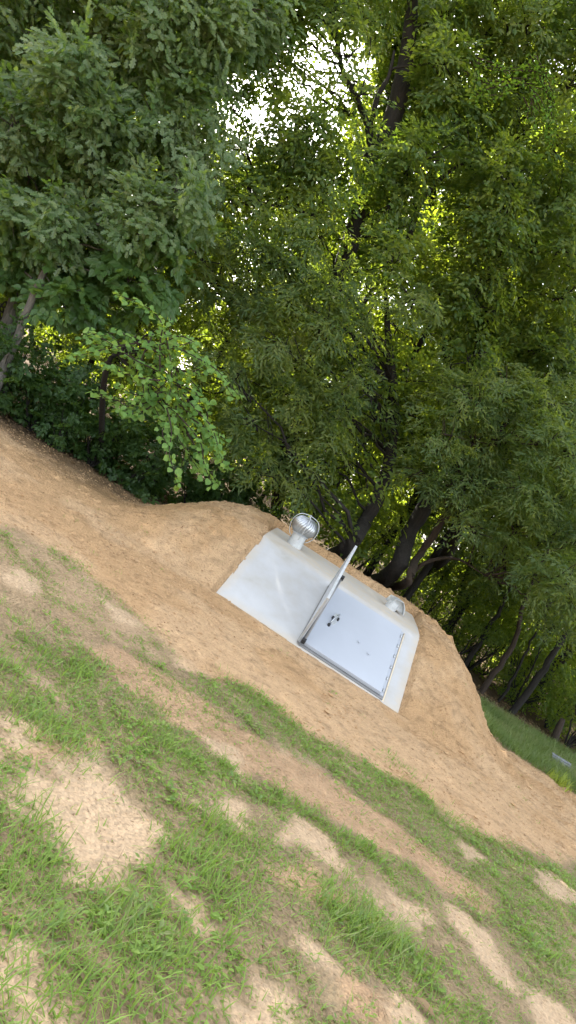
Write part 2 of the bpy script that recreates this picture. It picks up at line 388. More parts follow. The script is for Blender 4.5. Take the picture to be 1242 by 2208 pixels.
# strip of turf soil behind the right flank
strip = (sstep(3.7, 4.1, XX) * sstep(10.15, 10.35, YY + (vnoise(XX, YY, .6, 46) - .5) * .5) * (ZZ < .12) * (1 - lit[..., 0]))[..., None]
cc = cc * (1 - strip) + c_thatch * .8 * strip
ny, nx = XX.shape
vid = np.arange(ny * nx).reshape(ny, nx)
F = np.stack([vid[:-1, :-1], vid[:-1, 1:], vid[1:, 1:], vid[1:, :-1]], -1).reshape(-1, 4)
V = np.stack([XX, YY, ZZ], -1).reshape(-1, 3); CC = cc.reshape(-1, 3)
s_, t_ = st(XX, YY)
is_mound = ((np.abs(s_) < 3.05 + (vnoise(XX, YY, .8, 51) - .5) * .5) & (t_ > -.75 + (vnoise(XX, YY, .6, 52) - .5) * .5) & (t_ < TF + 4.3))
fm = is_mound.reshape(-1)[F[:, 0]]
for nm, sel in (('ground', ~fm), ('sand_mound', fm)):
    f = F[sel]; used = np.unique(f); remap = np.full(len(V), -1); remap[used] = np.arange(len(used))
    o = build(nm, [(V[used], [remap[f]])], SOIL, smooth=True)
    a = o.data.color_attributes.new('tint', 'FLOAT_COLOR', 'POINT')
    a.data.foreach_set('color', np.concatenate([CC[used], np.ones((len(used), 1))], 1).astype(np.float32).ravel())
    tag(o, kind='structure', label={'ground': 'sandy lawn and forest floor sheet of bare soil', 'sand_mound': 'orange tan sand mound heaped round the concrete shelter'}[nm])

# ------------------------------------------------------------------ storm shelter
ROOTP = O_.copy()
sh = empty('storm_shelter', ROOTP, 'pale concrete storm shelter with a sloping front, half buried in the sand mound', 'storm shelter')
sh.rotation_euler = (0, 0, -YAW)
sh['_o'] = [0.0, 0.0, 0.0]
def part(name, chunks, mat, parent=sh, smooth=False):
    o = build(name, chunks, mat, parent, origin=np.zeros(3), smooth=smooth); return o
def slope_pt(a, b, h=0):           # a across, b up the slope, h off the face
    return np.array([a, b * math.cos(ALPHA) - h * math.sin(ALPHA), b * math.sin(ALPHA) + h * math.cos(ALPHA)])
def slope_box(a0, a1, b0, b1, h0, h1):
    V = np.array([slope_pt(a, b, h) for h in (h0, h1) for b in (b0, b1) for a in (a0, a1)])
    return V, box(0, 1, 0, 1, 0, 1)[1]
# body: profile in (t,z), extruded across; roof has a rounded front arris and chamfered side corners
prof = [(0, -.5), (0, 0)]
for k in range(1, 25): prof.append((TF * k / 25 , ZF * k / 25))
arr = [(TF - .05, ZF - .0236), (TF - .01, ZF - .006), (TF + .05, ZF + .014), (TF + .13, ZF + .028), (TF + .5, ZF + .055), (TF + 1.2, ZF + .08), (TF + 1.75, ZF + .085), (TF + 1.8, -.5)]
prof += arr
prof = np.array(prof); ns_ = 41
ss = np.linspace(-HW, HW, ns_)
PV = []
for s in ss:
    for (t, z) in prof:
        tt = t; zz = z
        PV.append((s, tt, zz))
PV = np.array(PV)
# tiny trowel waviness
top = PV[:, 2] > 0.01
# chamfer right & left corners of the roof: pull the outer columns down past the arris
k = len(prof)
i, j = np.meshgrid(np.arange(ns_ - 1), np.arange(k - 1), indexing='ij')
BF = np.stack([i * k + j, (i + 1) * k + j, (i + 1) * k + j + 1, i * k + j + 1], -1).reshape(-1, 4)
ends = [np.arange(k)[None], (np.arange(k)[::-1] + (ns_ - 1) * k)[None]]
body = part('concrete_body', [(PV, [BF] + ends)], CONC, smooth=False)
# raised foot lip along the bottom of the face
lip = part('foot_ledge', [slope_box(-HW + .02, HW - .02, -.02, .055, -.01, .026)], CONC); bevel(lip, .008)
# door
D0, D1, DB, DT = -.085, .945, .115, 1.50
# frame/curb under the door
fr = part('door_frame', [slope_box(D0 - .03, D1 + .055, DB - .035, DT + .02, -.01, .022)], EDGE); bevel(fr, .004)
door = part('door', [slope_box(D0, D1, DB, DT, .026, .072)], DOOR); bevel(door, .006)
th = part('threshold', [slope_box(D0 - .03, D1 + .02, DB - .085, DB - .037, -.004, .014)], CONC, door); bevel(th, .005)
# recessed oval latch plate with a folding handle
def oval(cx, cy, rx, ry, h0, h1, n=28):
    a = np.linspace(0, 2 * math.pi, n, endpoint=False)
    pts = [(cx + rx * np.cos(q), cy + ry * np.sin(q)) for q in a]
    V = np.array([slope_pt(u, v, h) for h in (h0, h1) for (u, v) in pts])
    Fq = np.array([(q, (q + 1) % n, n + (q + 1) % n, n + q) for q in range(n)])
    return V, [Fq, (np.arange(n) + n)[None], np.arange(n)[::-1][None]]
hd = part('handle', [oval(D0 + .20, .84, .038, .135, .070, .078)], GALVD, door)
part('grip', [tube([slope_pt(D0 + .17, .72, .085), slope_pt(D0 + .185, .80, .112), slope_pt(D0 + .215, .90, .112), slope_pt(D0 + .23, .96, .085)], [.009] * 4, 8)], GALV, hd, True)
for ov in (oval(D0 + .17, .83, .016, .034, .078, .090), oval(D0 + .235, .86, .014, .034, .078, .090), oval(D0 + .165, .665, .018, .035, .0722, .084)): part('pivot', [ov], BLACK, hd)
for (a, b) in ((D0 + .575, .70), (D0 + .735, .60)):
    bo = part('bolt', [oval(a, b, .022, .030, .070, .076, 16), oval(a, b, .014, .018, .076, .090, 8)], DOOR, door)
# hinge strip with knuckles on the right edge
hg = part('hinge', [slope_box(D1 + .002, D1 + .038, DB, DT, .024, .040)], DOOR, door)
part('sealant_bead', [tube([slope_pt(D1 + .062, b, .010) for b in np.linspace(DB - .12, DT + .03, 9)], [.012] * 9, 6)], SEAL, door, True)
for kx in np.linspace(DB + .06, DT - .14, 6):
    part('hinge_knuckle', [tube([slope_pt(D1 + .022, kx, .046), slope_pt(D1 + .022, kx + .05, .046)], [.012, .012], 10)], GALVD, hg, True)
# upright leaf standing square to the face along the door's left side
LX = D0 - .052
def leaf_slab(a0, a1, b0, b1, h0, h1): return slope_box(a0, a1, b0, b1, h0, h1)
UB, UT, UH = .11, 1.50, .70
leaf = part('open_leaf', [slope_box(LX, LX + .018, UB, UT, .03, UH)], DOOR); bevel(leaf, .003)
part('leaf_flange', [slope_box(LX - .014, LX - .001, UT - .04, UT, .04, UH - .001), slope_box(LX - .014, LX - .001, UB, UB + .04, .04, UH - .001), slope_box(LX - .014, LX + .016, UB + .001, UT - .001, UH + .001, UH + .03)], GALVD, leaf)
part('edge_angle', [slope_box(LX - .015, LX + .035, UB, UT, .014, .029)], EDGE, leaf)
stay = part('stay_bar', [tube([slope_pt(LX + .045, .10, .09), slope_pt(LX + .042, .86, UH - .10)], [.014, .014], 8)], EDGE, leaf, True)
for (b, h) in ((.10, .09), (.86, UH - .10)):
    part('end_cap', [slope_box(LX + .020, LX + .066, b - .028, b + .022, h - .024, h + .026)], BLACK, stay)
# turbine vent
def turbine(s, t, z, tilt):
    root = bpy.data.objects.new('turbine_vent', None); COL.objects.link(root); root.parent = sh; root.location = (s, t, z)
    root.rotation_euler = (0, R(tilt), 0); root.scale = (.94, .94, .90); root['_o'] = [0.0, 0.0, 0.0]
    root['label'] = 'round silver turbine ventilator with a wire cage'
    def cyl(r0, r1, z0, z1, n=40): return tube([(0, 0, z0), (0, 0, z1)], [r0, r1], n, False)
    build('vent_pipe', [cyl(.118, .118, -.12, .10), cyl(.132, .132, .075, .088), cyl(.112, .112, .10, .20), cyl(.135, .118, .195, .215)], GALVD, root, origin=np.zeros(3), smooth=True)
    # ball of curved overlapping blades
    ch = []; nb = 26; cz, rr, hh = .345, .192, .158
    for b in range(nb):
        a0 = b * 2 * math.pi / nb; Vv = []; m_ = 11
        for q in range(m_):
            ph = -math.pi / 2 * .80 + q / (m_ - 1) * math.pi / 2 * 1.62
            r_ = rr * math.cos(ph) ** .8 if math.cos(ph) > 0 else .0
            r_ = max(r_, .05); zz = cz + hh * math.sin(ph)
            tw = a0 + .30 * math.sin(ph * 1.1)
            for (da, dr) in ((0, 0), (.17, .012), (.29, -.030)):
                Vv.append(((r_ + dr) * math.cos(tw + da), (r_ + dr) * math.sin(tw + da), zz))
        Ff = [(3 * q + c, 3 * q + c + 1, 3 * q + c + 4, 3 * q + c + 3) for q in range(m_ - 1) for c in (0, 1)]
        ch.append((np.array(Vv), [np.array(Ff)]))
    ch.append(tube([(0, 0, cz - hh * .98), (0, 0, cz - hh * .9)], [.115, .118], 32))
    ch.append(tube([(0, 0, cz + hh * .86), (0, 0, cz + hh * .97), (0, 0, cz + hh * 1.02)], [.105, .085, .02], 32))
    build('blade_ball', ch, GALV, root, origin=np.zeros(3), smooth=True)
    # outer bracket straps
    cg = []
    for a in (R(8), R(98), R(188), R(278)):
        P = [(rad * math.cos(a), rad * math.sin(a), zz) for rad, zz in ((.116, .12), (.165, .165), (.206, .25), (.216, .345), (.196, .435), (.14, .505), (.05, .532), (0, .534))]
        cg.append(tube(smooth_path(P, 22), [.0065] * 22, 6))
    cg.append(tube([(0, 0, .46), (0, 0, .55)], [.014, .014], 8))
    build('wire_cage', cg, GALVD, root, origin=np.zeros(3), smooth=True)
turbine(-.83, TF + 0.72, ZF + .064, -2.5)
# hooded vent on the right
hv = bpy.data.objects.new('hooded_vent', None); COL.objects.link(hv); hv.parent = sh; hv.location = (.80, TF + .72, ZF + .062); hv['_o'] = [0., 0., 0.]
hv.scale = (.88, .88, .88); hv['label'] = 'small silver vent with a folded sheet metal hood'; hv.rotation_euler = (0, R(2), R(18))
build('vent_pipe', [tube([(-.04, -.03, -.1), (-.04, -.03, .125)], [.096, .096], 36, False), tube([(-.04, -.03, .04), (-.04, -.03, .05)], [.102, .102], 36, False)], GALVD, hv, origin=np.zeros(3), smooth=True)
pf = [(-.125, .075), (-.085, .185), (.055, .205), (.135, .135), (.175, .035)]
pi_ = [(x * .96, z - .008) for x, z in pf]
Vv = np.array([(x, y, z) for y in (-.13, .13) for (x, z) in pf + pi_[::-1]])
n10 = 10
Fq = [(q, (q + 1) % n10, n10 + (q + 1) % n10, n10 + q) for q in range(n10)]
Fe = [(q, q + 1, 8 - q, 9 - q) for q in range(4)] + [(n10 + 9 - q, n10 + 8 - q, n10 + q + 1, n10 + q) for q in range(4)]
bk = np.array([(x, .122, z) for (x, z) in pf] + [(x, .112, z) for (x, z) in pf] + [(.0, .112, .02), (0, .122, .02)])
fk = np.array([(x * .97, -.05 + q_, z * .97) for q_ in (0, .006) for (x, z) in pf])
build('hood', [(Vv, [np.array(Fq), np.array(Fe)]), (bk, [np.array([[0, 1, 2, 3, 4]]), np.array([[9, 8, 7, 6, 5]])]), (fk, [np.array([[4, 3, 2, 1, 0]]), np.array([[5, 6, 7, 8, 9]])])], GALVD, hv, origin=np.zeros(3))
# small folded tab leaning on the soil at the roof's back edge
# ------------------------------------------------------------------ leaves
def leaf_shape(kind):
    """(verts, faces) of a leaf of unit length along +X, lying in XY, folded along the midrib"""
    if kind == 'oak':
        h = [(.12, .05), (.24, .22), (.36, .10), (.52, .30), (.64, .14), (.80, .27), (.92, .10)]
    elif kind == 'gum':
        h = [(.10, .20), (.30, .36), (.55, .30), (.80, .12)]
    elif kind == 'narrow':
        h = [(.25, .12), (.65, .11)]
    elif kind == 'round':
        h = [(.02, .28), (.28, .48), (.62, .42), (.88, .18)]
    else:
        h = [(.25, .22), (.62, .20)]
    n = len(h)
    V = [(0, 0, 0)] + [(x, y, .22 * y) for x, y in h] + [(1, 0, -.05)] + [(x, -y, .22 * y) for x, y in h]
    f1 = list(range(0, n + 2)); f2 = [0, n + 1] + [n + 1 + k for k in range(n, 0, -1)]
    V = np.array(V); 
    return V, np.array([f1, f2])
def rot_from(x, up):
    """frames with x-axis x and approximate z-axis up; arrays (N,3)"""
    x = x / (np.linalg.norm(x, axis=1)[:, None] + 1e-9)
    y = np.cross(up, x); y /= np.linalg.norm(y, axis=1)[:, None] + 1e-9
    z = np.cross(x, y)
    return np.stack([x, y, z], -1)      # columns
def place_leaves(kind, pos, dirs, ups, size):
    V0, F0 = leaf_shape(kind)
    M = rot_from(dirs, ups)
    V = np.einsum('nij,kj->nki', M, V0) * size[:, None, None] + pos[:, None]
    k = len(V0); F = (F0[None] + (np.arange(len(pos)) * k)[:, None, None]).reshape(-1, F0.shape[1])
    return V.reshape(-1, 3), [F]
def spray(kind, r):
    """leaf positions/dirs on a small branching twig along +X, length 1"""
    n_sub = 5; P, Dd = [], []
    for sgm in range(n_sub + 1):
        if sgm == 0: b, d, L = np.zeros(3), np.array([1, 0, 0.]), 1.0
        else:
            u = .12 + .7 * sgm / n_sub; side = 1 if sgm % 2 else -1
            b = np.array([u, 0, -.10 * u * u]); ang = side * r.uniform(.6, 1.0)
            d = np.array([math.cos(ang), math.sin(ang), r.uniform(-.15, .2)]); L = r.uniform(.35, .6) * (1.15 - u * .6)
        nl = max(3, int(L * (9 if kind != 'narrow' else 12)))
        for q in range(nl):
            f = (q + 1) / nl
            p = b + d * L * f + np.array([0, 0, -.14 * (L * f) ** 2]) + r.normal(0, .012, 3)
            sd = 1 if q % 2 else -1
            a = sd * r.uniform(.5, 1.1) if q < nl - 1 else 0
            c_, s2 = math.cos(a), math.sin(a)
            dd = np.array([d[0] * c_ - d[1] * s2, d[0] * s2 + d[1] * c_, d[2] - r.uniform(0, .5)])
            P.append(p); Dd.append(dd)
    return np.array(P), np.array(Dd)
_sp = {}
def sprays(kind):
    if kind not in _sp:
        r = np.random.default_rng(hash(kind) % 1000 if False else sum(map(ord, kind)))
        _sp[kind] = [spray(kind, r) for _ in range(6)]
    return _sp[kind]
def foliage(kind, clumps, leaf, spr=.55, r=None, droop=.35, jit=.5, face=0.):
    """clumps: (centre, (rx,ry,rz), n_sprays). returns chunk"""
    r = r or rng
    SP = sprays(kind); PP, DD, UU, ZZs = [], [], [], []
    for c, rad, n in clumps:
        rad = np.asarray(rad, float) * np.ones(3)
        q = r.normal(size=(n, 3)); q /= np.linalg.norm(q, axis=1)[:, None]
        rr_ = r.random(n) ** .42
        pos = np.asarray(c) + q * rr_[:, None] * rad
        dr = q * np.array([1, 1, .5]) + r.normal(0, jit, (n, 3)) + np.array([0, 0, -droop])
        up = np.array([0, 0, 1.0]) + r.normal(0, .35, (n, 3))
        M = rot_from(dr, up); sc_ = spr * r.uniform(.7, 1.25, n)
        which = r.integers(0, len(SP), n)
        for k in range(len(SP)):
            sel = which == k
            if not sel.any(): continue
            P0, D0_ = SP[k]
            Ms = M[sel]; m1 = Ms.shape[0]
            p = np.einsum('nij,kj->nki', Ms, P0 - np.array([.4, 0, 0])) * sc_[sel][:, None, None] + pos[sel][:, None]
            d = np.einsum('nij,kj->nki', Ms, D0_)
            u = np.repeat(Ms[:, None, :, 2], len(P0), 1)
            PP.append(p.reshape(-1, 3)); DD.append(d.reshape(-1, 3)); UU.append(u.reshape(-1, 3))
    P = np.concatenate(PP); D = np.concatenate(DD); U = np.concatenate(UU)
    D = D + r.normal(0, .22, D.shape); U = U + r.normal(0, .38, U.shape) + np.array([0, -face, 0])
    return place_leaves(kind, P, D, U, leaf * r.uniform(.65, 1.2, len(P)))
def branch_tube(a, b, r0, r1=.006, sag=.0, n=9, sides=5, wob=.10):
    a = np.asarray(a, float); b = np.asarray(b, float); L = np.linalg.norm(b - a)
    t = np.linspace(0, 1, n)[:, None]
    P = a * (1 - t) + b * t + np.array([0, 0, 1.]) * (sag * L * 4 * t * (1 - t))
    w_ = rng.normal(0, wob * .35, (n, 3)) * L * .25; w_[0] = 0; w_[-1] = 0
    P = P + w_
    return tube(P, r0 * (1 - t[:, 0]) ** .8 + r1, sides)
def tree(name, label, cat, kind, mat, bark, trunk, radii, clumps, leaf, spr, extra=(), group=None, droop=.35, pull=True, sides=12, face=.5):
    """trunk: world points from the base up; clumps as for foliage()"""
    tp = smooth_path(trunk, 26); tr = np.interp(np.linspace(0, 1, 26), np.linspace(0, 1, len(radii)), radii)
    tp[1:-1, :2] += rng.normal(0, .012, (24, 2))
    base = tp[0].copy(); 
    tr = tr * (1 + .25 * np.exp(-np.arange(26) / 1.2))
    o = empty(name, base, label, cat, group); o['_o'] = list(base)
    ch = [tube(tp, tr, sides)]
    for P, r0, r1 in extra:
        Q = smooth_path(P, 16); ch.append(tube(Q, np.linspace(r0, r1, 16), 8))
        tp = np.vstack([tp, Q])
    tw = []
    for c, rad, n in clumps:
        c = np.asarray(c)
        dd = np.linalg.norm(tp - c, axis=1) + np.clip(tp[:, 2] - c[2] + .3, 0, 9) * 1.5
        j = int(np.argmin(dd)); L = np.linalg.norm(tp[j] - c)
        tw.append(branch_tube(tp[j], c, min(.008 + .008 * L, .035), .005, .05, wob=.3))
        for _ in range(7):
            q = rng.normal(size=3); q /= np.linalg.norm(q)
            e = c + q * np.asarray(rad) * .9
            tw.append(branch_tube(c + (tp[j] - c) * rng.uniform(0, .25), e, .011, .003, .04, 6, 4))
    build('trunk', ch, bark, o, smooth=True)
    if tw: build('branches', tw, bark, o, smooth=True)
    build('crown', [foliage(kind, clumps, leaf, spr, None, droop, face=face)], mat, o)
    return o
def C(lst, d, rpx, n, dj=.5, flat=1.0):
    """clump list from surveyed picture positions"""
    out = []
    for q in lst:
        px, py = q[0], q[1]; dd = d + rng.uniform(-dj, dj) + (q[3] if len(q) > 3 else 0); k = q[2] if len(q) > 2 else 1.0
        r_ = rpx * dd / FPX
        out.append((at(px, py, dd), (r_, r_ * 1.1, r_ * flat), max(3, int(n * k))))
    return out

# --- left oak, large lobed leaves hanging towards the lawn
oakc = C([(20, 40), (120, 30), (230, 60), (340, 40), (450, 40), (40, 140), (150, 140), (260, 160), (370, 140), (460, 130, .8),
          (20, 250), (120, 250), (230, 260), (340, 250), (430, 230, .8), (500, 60, .7), (50, 360), (160, 360), (270, 370), (380, 350, .9),
          (20, 460), (120, 470), (220, 470), (320, 460), (400, 440, .8), (440, 340, .6), (540, 20, .8)], 11.5, 66, 44, .95)
oakc += C([(-90, 40), (-110, 180), (-100, 320), (-90, 460), (60, -80), (200, -90), (340, -90), (480, -90), (150, -200), (330, -210), (0, -200), (500, -200)], 11.9, 100, 60)
tree('oak_tree', 'big oak with blue green lobed leaves filling the upper left of the wood', 'tree', 'oak', OAK, BARKG,
     [on_ground(-60, 850) + np.array([0, .9, -.1]), at(20, 690, 12.3), at(110, 480, 12.4), at(190, 250, 12.4), at(260, 60, 12.4), at(300, -150, 12.4)], [.17, .13, .12, .10, .08, .05],
     oakc, .140, .62, droop=.45, face=1.5)
# --- sweet gum saplings on the left under the oak
gumc = C([(30, 560), (110, 560), (200, 570), (290, 560, .8), (140, 640, .8), (215, 650, .8), (300, 620, .6), (370, 540, .7)], 11.6, 62, 30)
tree('sweetgum_tree', 'young tree with soft broad leaves and a pale leaning trunk at the left edge', 'tree', 'gum', GUM, BARKG,
     [on_ground(-40, 905) + np.array([-.05, .2, -.1]), at(14, 785, 10.9), at(62, 660, 10.9), at(115, 545, 11.1), at(170, 440, 11.4)], [.075, .065, .055, .04, .02], gumc, .15, .5, face=1.3)
# --- centre: tall tree with the forked trunk
forkb = at(797, 300, 12.8)
bigc = C([(570, 50, .8), (610, 10), (680, -30), (560, 140, .6), (600, 190, .45), (500, 190, .35), (560, 330, .6), (620, 350, .8), (520, 320, .4), (640, 430, .8), (700, 400, .7), (560, 430, .7), (490, 420, .8),
          (690, 500, .7), (640, 270, .7), (600, 120, .5), (640, 50, .4), (740, 110, .25), (770, 200, .35), (720, 230, .4), (670, 330, .7), (735, 330, .8), (720, 10, .6), (830, 170, .5), (790, 40, .5), (850, 50, .8), (860, 260, .6), (910, 190, .8), (900, 60),
          (870, 360, .9), (840, 430, .8), (920, 330, .6), (800, 480, .6), (960, 140), (970, 30), (985, 240, .9), (860, 560, .6), (760, -60), (850, -60), (940, -60), (640, -110), (740, -150), (850, -150), (560, -90)], 12.6, 64, 60, .8)
bigtr = [on_ground(585, 1125) + np.array([0, 3.7, -.1]), at(612, 1000, 13.2), at(655, 850, 13.0), at(705, 700, 12.9), at(742, 560, 12.8), at(770, 470, 12.8), at(795, 370, 12.8), at(835, 290, 12.8), at(868, 180, 12.8), at(885, 40, 12.8), at(900, -150, 12.8)]
_tp = smooth_path(bigtr[3:], 20)
for q_, (c_, r_, n_) in enumerate(bigc):      # foliage hangs behind the bare bole, not in front of it
    dd_ = np.hypot(_tp[:, 0] - c_[0], _tp[:, 2] - c_[2]).min()
    if dd_ < .38: bigc[q_] = (c_ + np.array([0, 1.15, .3]), r_, n_)
tree('forked_tree', 'tall dark tree whose forked trunk stands against the bright sky gap', 'tree', 'leaf', BIG, BARK, bigtr, [.16, .15, .15, .15, .155, .15, .17, .17, .15, .11, .06], bigc, .105, .50,
     extra=[([at(790, 350, 12.8), at(797, 290, 12.7), at(770, 215, 12.6), at(738, 150, 12.6), at(726, 80, 12.6), at(700, 0, 12.6)], .075, .02),
            ([at(797, 300, 12.8), at(812, 215, 12.5), at(838, 165, 12.4), at(850, 110, 12.4)], .055, .02),
            ([at(748, 545, 12.8), at(720, 495, 12.6), at(690, 470, 12.5), at(610, 445, 12.4), at(540, 442, 12.3)], .05, .012),
            ([at(770, 500, 12.8), at(800, 512, 12.5), at(850, 495, 12.4), at(895, 480, 12.4)], .035, .012),
            ([at(880, 520, 12.9), at(905, 440, 12.7), at(950, 385, 12.6), at(1010, 345, 12.5), at(1050, 330, 12.4)], .06, .015),
            ([at(760, 250, 12.6), at(790, 160, 12.5), at(800, 80, 12.4)], .02, .008)])
# --- centre: narrow-leaved tree in front of the dark wood
wilc = C([(470, 540, .8), (560, 530), (640, 560), (720, 610), (460, 620, .8), (540, 620), (620, 650), (700, 690), (780, 690, .4), (520, 710), (600, 740), (690, 780), (745, 800, .3),
          (560, 820), (650, 850), (730, 870, .8), (530, 900, .8), (610, 930), (700, 950), (570, 1000, .6), (650, 1030, .8), (800, 890, .7), (790, 830, .3), (430, 560, .7), (480, 790, .5), (900, 640, .6)], 12.2, 58, 42, .7)
tree('willow_oak_tree', 'willow oak with narrow grey green leaves hanging over the middle of the mound', 'tree', 'narrow', WIL, BARK,
     [on_ground(715, 1215) + np.array([0, 3.6, -.1]), at(737, 1190, 13.1), at(790, 1120, 13.0), at(835, 1020, 13.0), at(850, 900, 13.0), at(840, 760, 13.0), at(830, 620, 13.0)], [.155, .14, .13, .11, .10, .07, .03], wilc, .115, .50, droop=.55)
# --- right: large dark tree
rc = C([(1050, 60), (1140, 40), (1230, 60), (1060, 150, .9), (1150, 170, .8), (1240, 180, .8), (1040, 240), (1130, 280, .8), (1220, 300, .8), (1000, 330, .7), (1080, 370), (1170, 400, .8), (1240, 420, .8), (1010, 430, .9), (1080, 480), (1160, 520, .9), (1240, 540, .8),
        (980, 540, .6), (1050, 580, .8), (1130, 640, .8), (1220, 650), (1010, 660), (950, 620, .7), (1080, 730), (1170, 760), (1240, 780), (1010, 770, .7), (1050, -50), (1160, -60), (1260, -40), (1330, 120), (1330, 330), (1330, 560), (1110, -160), (1230, -170)], 12.9, 67, 64, .8)
tree('shade_tree', 'large tree with a thick black trunk beside the hooded vent, crown at the upper right', 'tree', 'leaf', BIG, BARK,
     [on_ground(812, 1290) + np.array([0, 4.2, -.1]), at(838, 1245, 13.4), at(885, 1150, 13.3), at(945, 1030, 13.3), at(1000, 880, 13.3), at(1050, 700, 13.3), at(1090, 450, 13.3), at(1120, 200, 13.3)], [.165, .155, .145, .14, .14, .12, .10, .06], rc, .105, .50)
# --- right: low hanging dark boughs
lc = C([(945, 840, .35), (1020, 850), (1090, 840), (1170, 860), (1240, 880), (950, 935, .5), (1020, 950), (1100, 940), (1180, 960), (1240, 990), (905, 1010, .5), (980, 1040), (1060, 1040), (1140, 1060), (1220, 1080), (1030, 1130, .6), (1110, 1140), (1190, 1160), (1160, 1240, .9), (1230, 1260), (1210, 1330, .8), (1090, 1210, .5), (1290, 1160), (1300, 1020), (1310, 1320)], 12.0, 60, 50, .7)
tree('drooping_tree', 'dark leafy tree whose low boughs droop over the right side above the thin trunks', 'tree', 'narrow', WIL, BARKB,
     [on_ground(850, 1300) + np.array([0, 4.2, -.1]), at(868, 1262, 13.2), at(905, 1195, 13.1), at(985, 1080, 12.8), at(1060, 960, 12.6), at(1130, 850, 12.5)], [.085, .08, .07, .06, .045, .02], lc, .10, .46,
     extra=[([at(880, 1240, 13.1), at(925, 1210, 12.9), at(985, 1205, 12.7), at(1045, 1240, 12.4)], .045, .012)], droop=.6)

# --- second rank closing the upper canopy
bc = []
for px_ in range(490, 1290, 78):
    for py_ in range(-60, 640, 78):
        if ((px_ - 680) / 130) ** 2 + ((py_ - 170) / 200) ** 2 < 1 or rng.random() < .42 or (px_ < 600 and py_ > 150): continue
        if min(math.hypot(px_ - a, py_ - b) for a, b in ((920, 500), (540, 260), (1130, 600), (1220, 470), (1010, 420))) < 62: continue
        bc.append((px_ + rng.uniform(-25, 25), py_ + rng.uniform(-25, 25)))
tree('canopy_tree', 'tall leafy tree whose crown fills the space behind the forked trunk', 'tree', 'leaf', BIG, BARK,
     [on_ground(905, 1300) + np.array([0, 6.3, -.1]), at(960, 1200, 14.9), at(985, 1000, 14.9), at(960, 700, 14.9), at(930, 400, 14.9), at(930, 100, 14.9)], [.13, .12, .11, .10, .08, .05],
     C(bc, 14.6, 70, 50), .12, .52)

# --- redbud: strands of round leaves
def strands(paths, leaf, step, kind='round', jit=.25, both=True):
    P, D, U = [], [], []; tw = []
    for pts, sz in paths:
        L = sum(np.linalg.norm(np.subtract(pts[i + 1], pts[i])) for i in range(len(pts) - 1))
        n = max(4, int(L / step)); Q = smooth_path(pts, n)
        tw.append(tube(Q, np.linspace(.011, .004, n), 5))
        T = np.gradient(Q, axis=0); T /= np.linalg.norm(T, axis=1)[:, None] + 1e-9
        side = np.cross(T, [0, 0, 1.0]); side /= np.linalg.norm(side, axis=1)[:, None] + 1e-9
        for i in range(n):
            for sg in ((1, -1) if both else ((1,) if i % 2 else (-1,))):
                P.append(Q[i] + rng.normal(0, .012 if kind != 'round' else .026, 3)); D.append(T[i] * .5 + side[i] * sg + np.array([0, 0, -.45]) + rng.normal(0, jit, 3))
                U.append(np.array([0, -.75, .75]) + rng.normal(0, .35, 3))
    P, D, U = map(np.array, (P, D, U))
    return tw, place_leaves(kind, P, D, U, leaf * rng.uniform(.6, 1.15, len(P)))
rb = empty('redbud_tree', on_ground(205, 1010) + np.array([0, .5, 0]), 'bright green redbud with round leaves leaning out over the sand at left', 'tree'); rb['_o'] = list(rb.location)
def W(pts, d=9.7, dz=0): return [at(x, y, d + dz * i / (len(pts) - 1)) for i, (x, y) in enumerate(pts)]
hub = [(330, 760), (345, 820), (380, 880)]
px_paths = [
    [(345, 800), (345, 740), (350, 700), (325, 668), (290, 650), (255, 636)], [(340, 760), (300, 740), (240, 750), (190, 762), (150, 772)],
    [(350, 750), (390, 755), (430, 775), (470, 800), (512, 850)], [(345, 745), (385, 725), (420, 738)], [(340, 800), (290, 775), (230, 735), (190, 715)],
    [(345, 820), (300, 815), (255, 800), (230, 790)], [(350, 850), (310, 870), (260, 875), (212, 848)], [(350, 860), (300, 890), (262, 890)],
    [(380, 800), (420, 800), (445, 785)], [(390, 830), (425, 850), (430, 880)], [(385, 870), (425, 910), (440, 960), (482, 1000)], [(385, 880), (440, 900), (470, 950), (480, 1000)],
    [(370, 880), (400, 950), (390, 1010), (380, 1050)], [(375, 880), (420, 960), (450, 1010), (470, 1045)], [(360, 880), (370, 930), (365, 980), (385, 1040)], [(380, 890), (430, 950), (440, 1000), (455, 1040)],
    [(345, 780), (320, 830), (330, 870), (350, 910)], [(355, 770), (380, 810), (385, 860), (395, 910)], [(300, 760), (320, 800), (350, 830), (400, 870)], [(280, 760), (300, 810), (320, 850), (350, 880)],
    [(330, 720), (300, 790), (310, 840), (300, 870)], [(350, 700), (365, 760), (370, 820), (360, 880)], [(400, 880), (380, 920), (400, 960), (420, 1010)], [(410, 900), (450, 930), (475, 970)], [(370, 900), (350, 930), (360, 960)],
    [(395, 850), (420, 880), (455, 920), (470, 960)], [(330, 790), (370, 790), (410, 820), (430, 840)], [(360, 820), (330, 850), (290, 850), (250, 830)], [(300, 745), (270, 720), (230, 720), (200, 735)], [(400, 930), (430, 980), (430, 1020)],
]
tw, lv = strands([(W(p, 9.7 + rng.uniform(-.35, .35), rng.uniform(-.5, .2)), 1) for p in px_paths + px_paths[:9]] + [(W([(x + rng.uniform(-22, 22), y + rng.uniform(-18, 18)) for x, y in p], 9.9 + rng.uniform(-.3, .5), rng.uniform(-.4, .3)), 1) for p in px_paths[1:12] + px_paths[16:24]],   .092, .075)
g0 = np.array(rb.location)
build('trunk', [tube(smooth_path([g0 - [0, 0, .1], at(225, 815, 10.3), at(255, 760, 10.2), at(300, 740, 10.0), at(345, 745, 9.8)], 14), np.linspace(.05, .014, 14), 8)] +
      [branch_tube(at(255, 765, 10.2), at(*p[0], 9.7), .014, .005) for p in px_paths[::3]], BARK, rb, smooth=True)
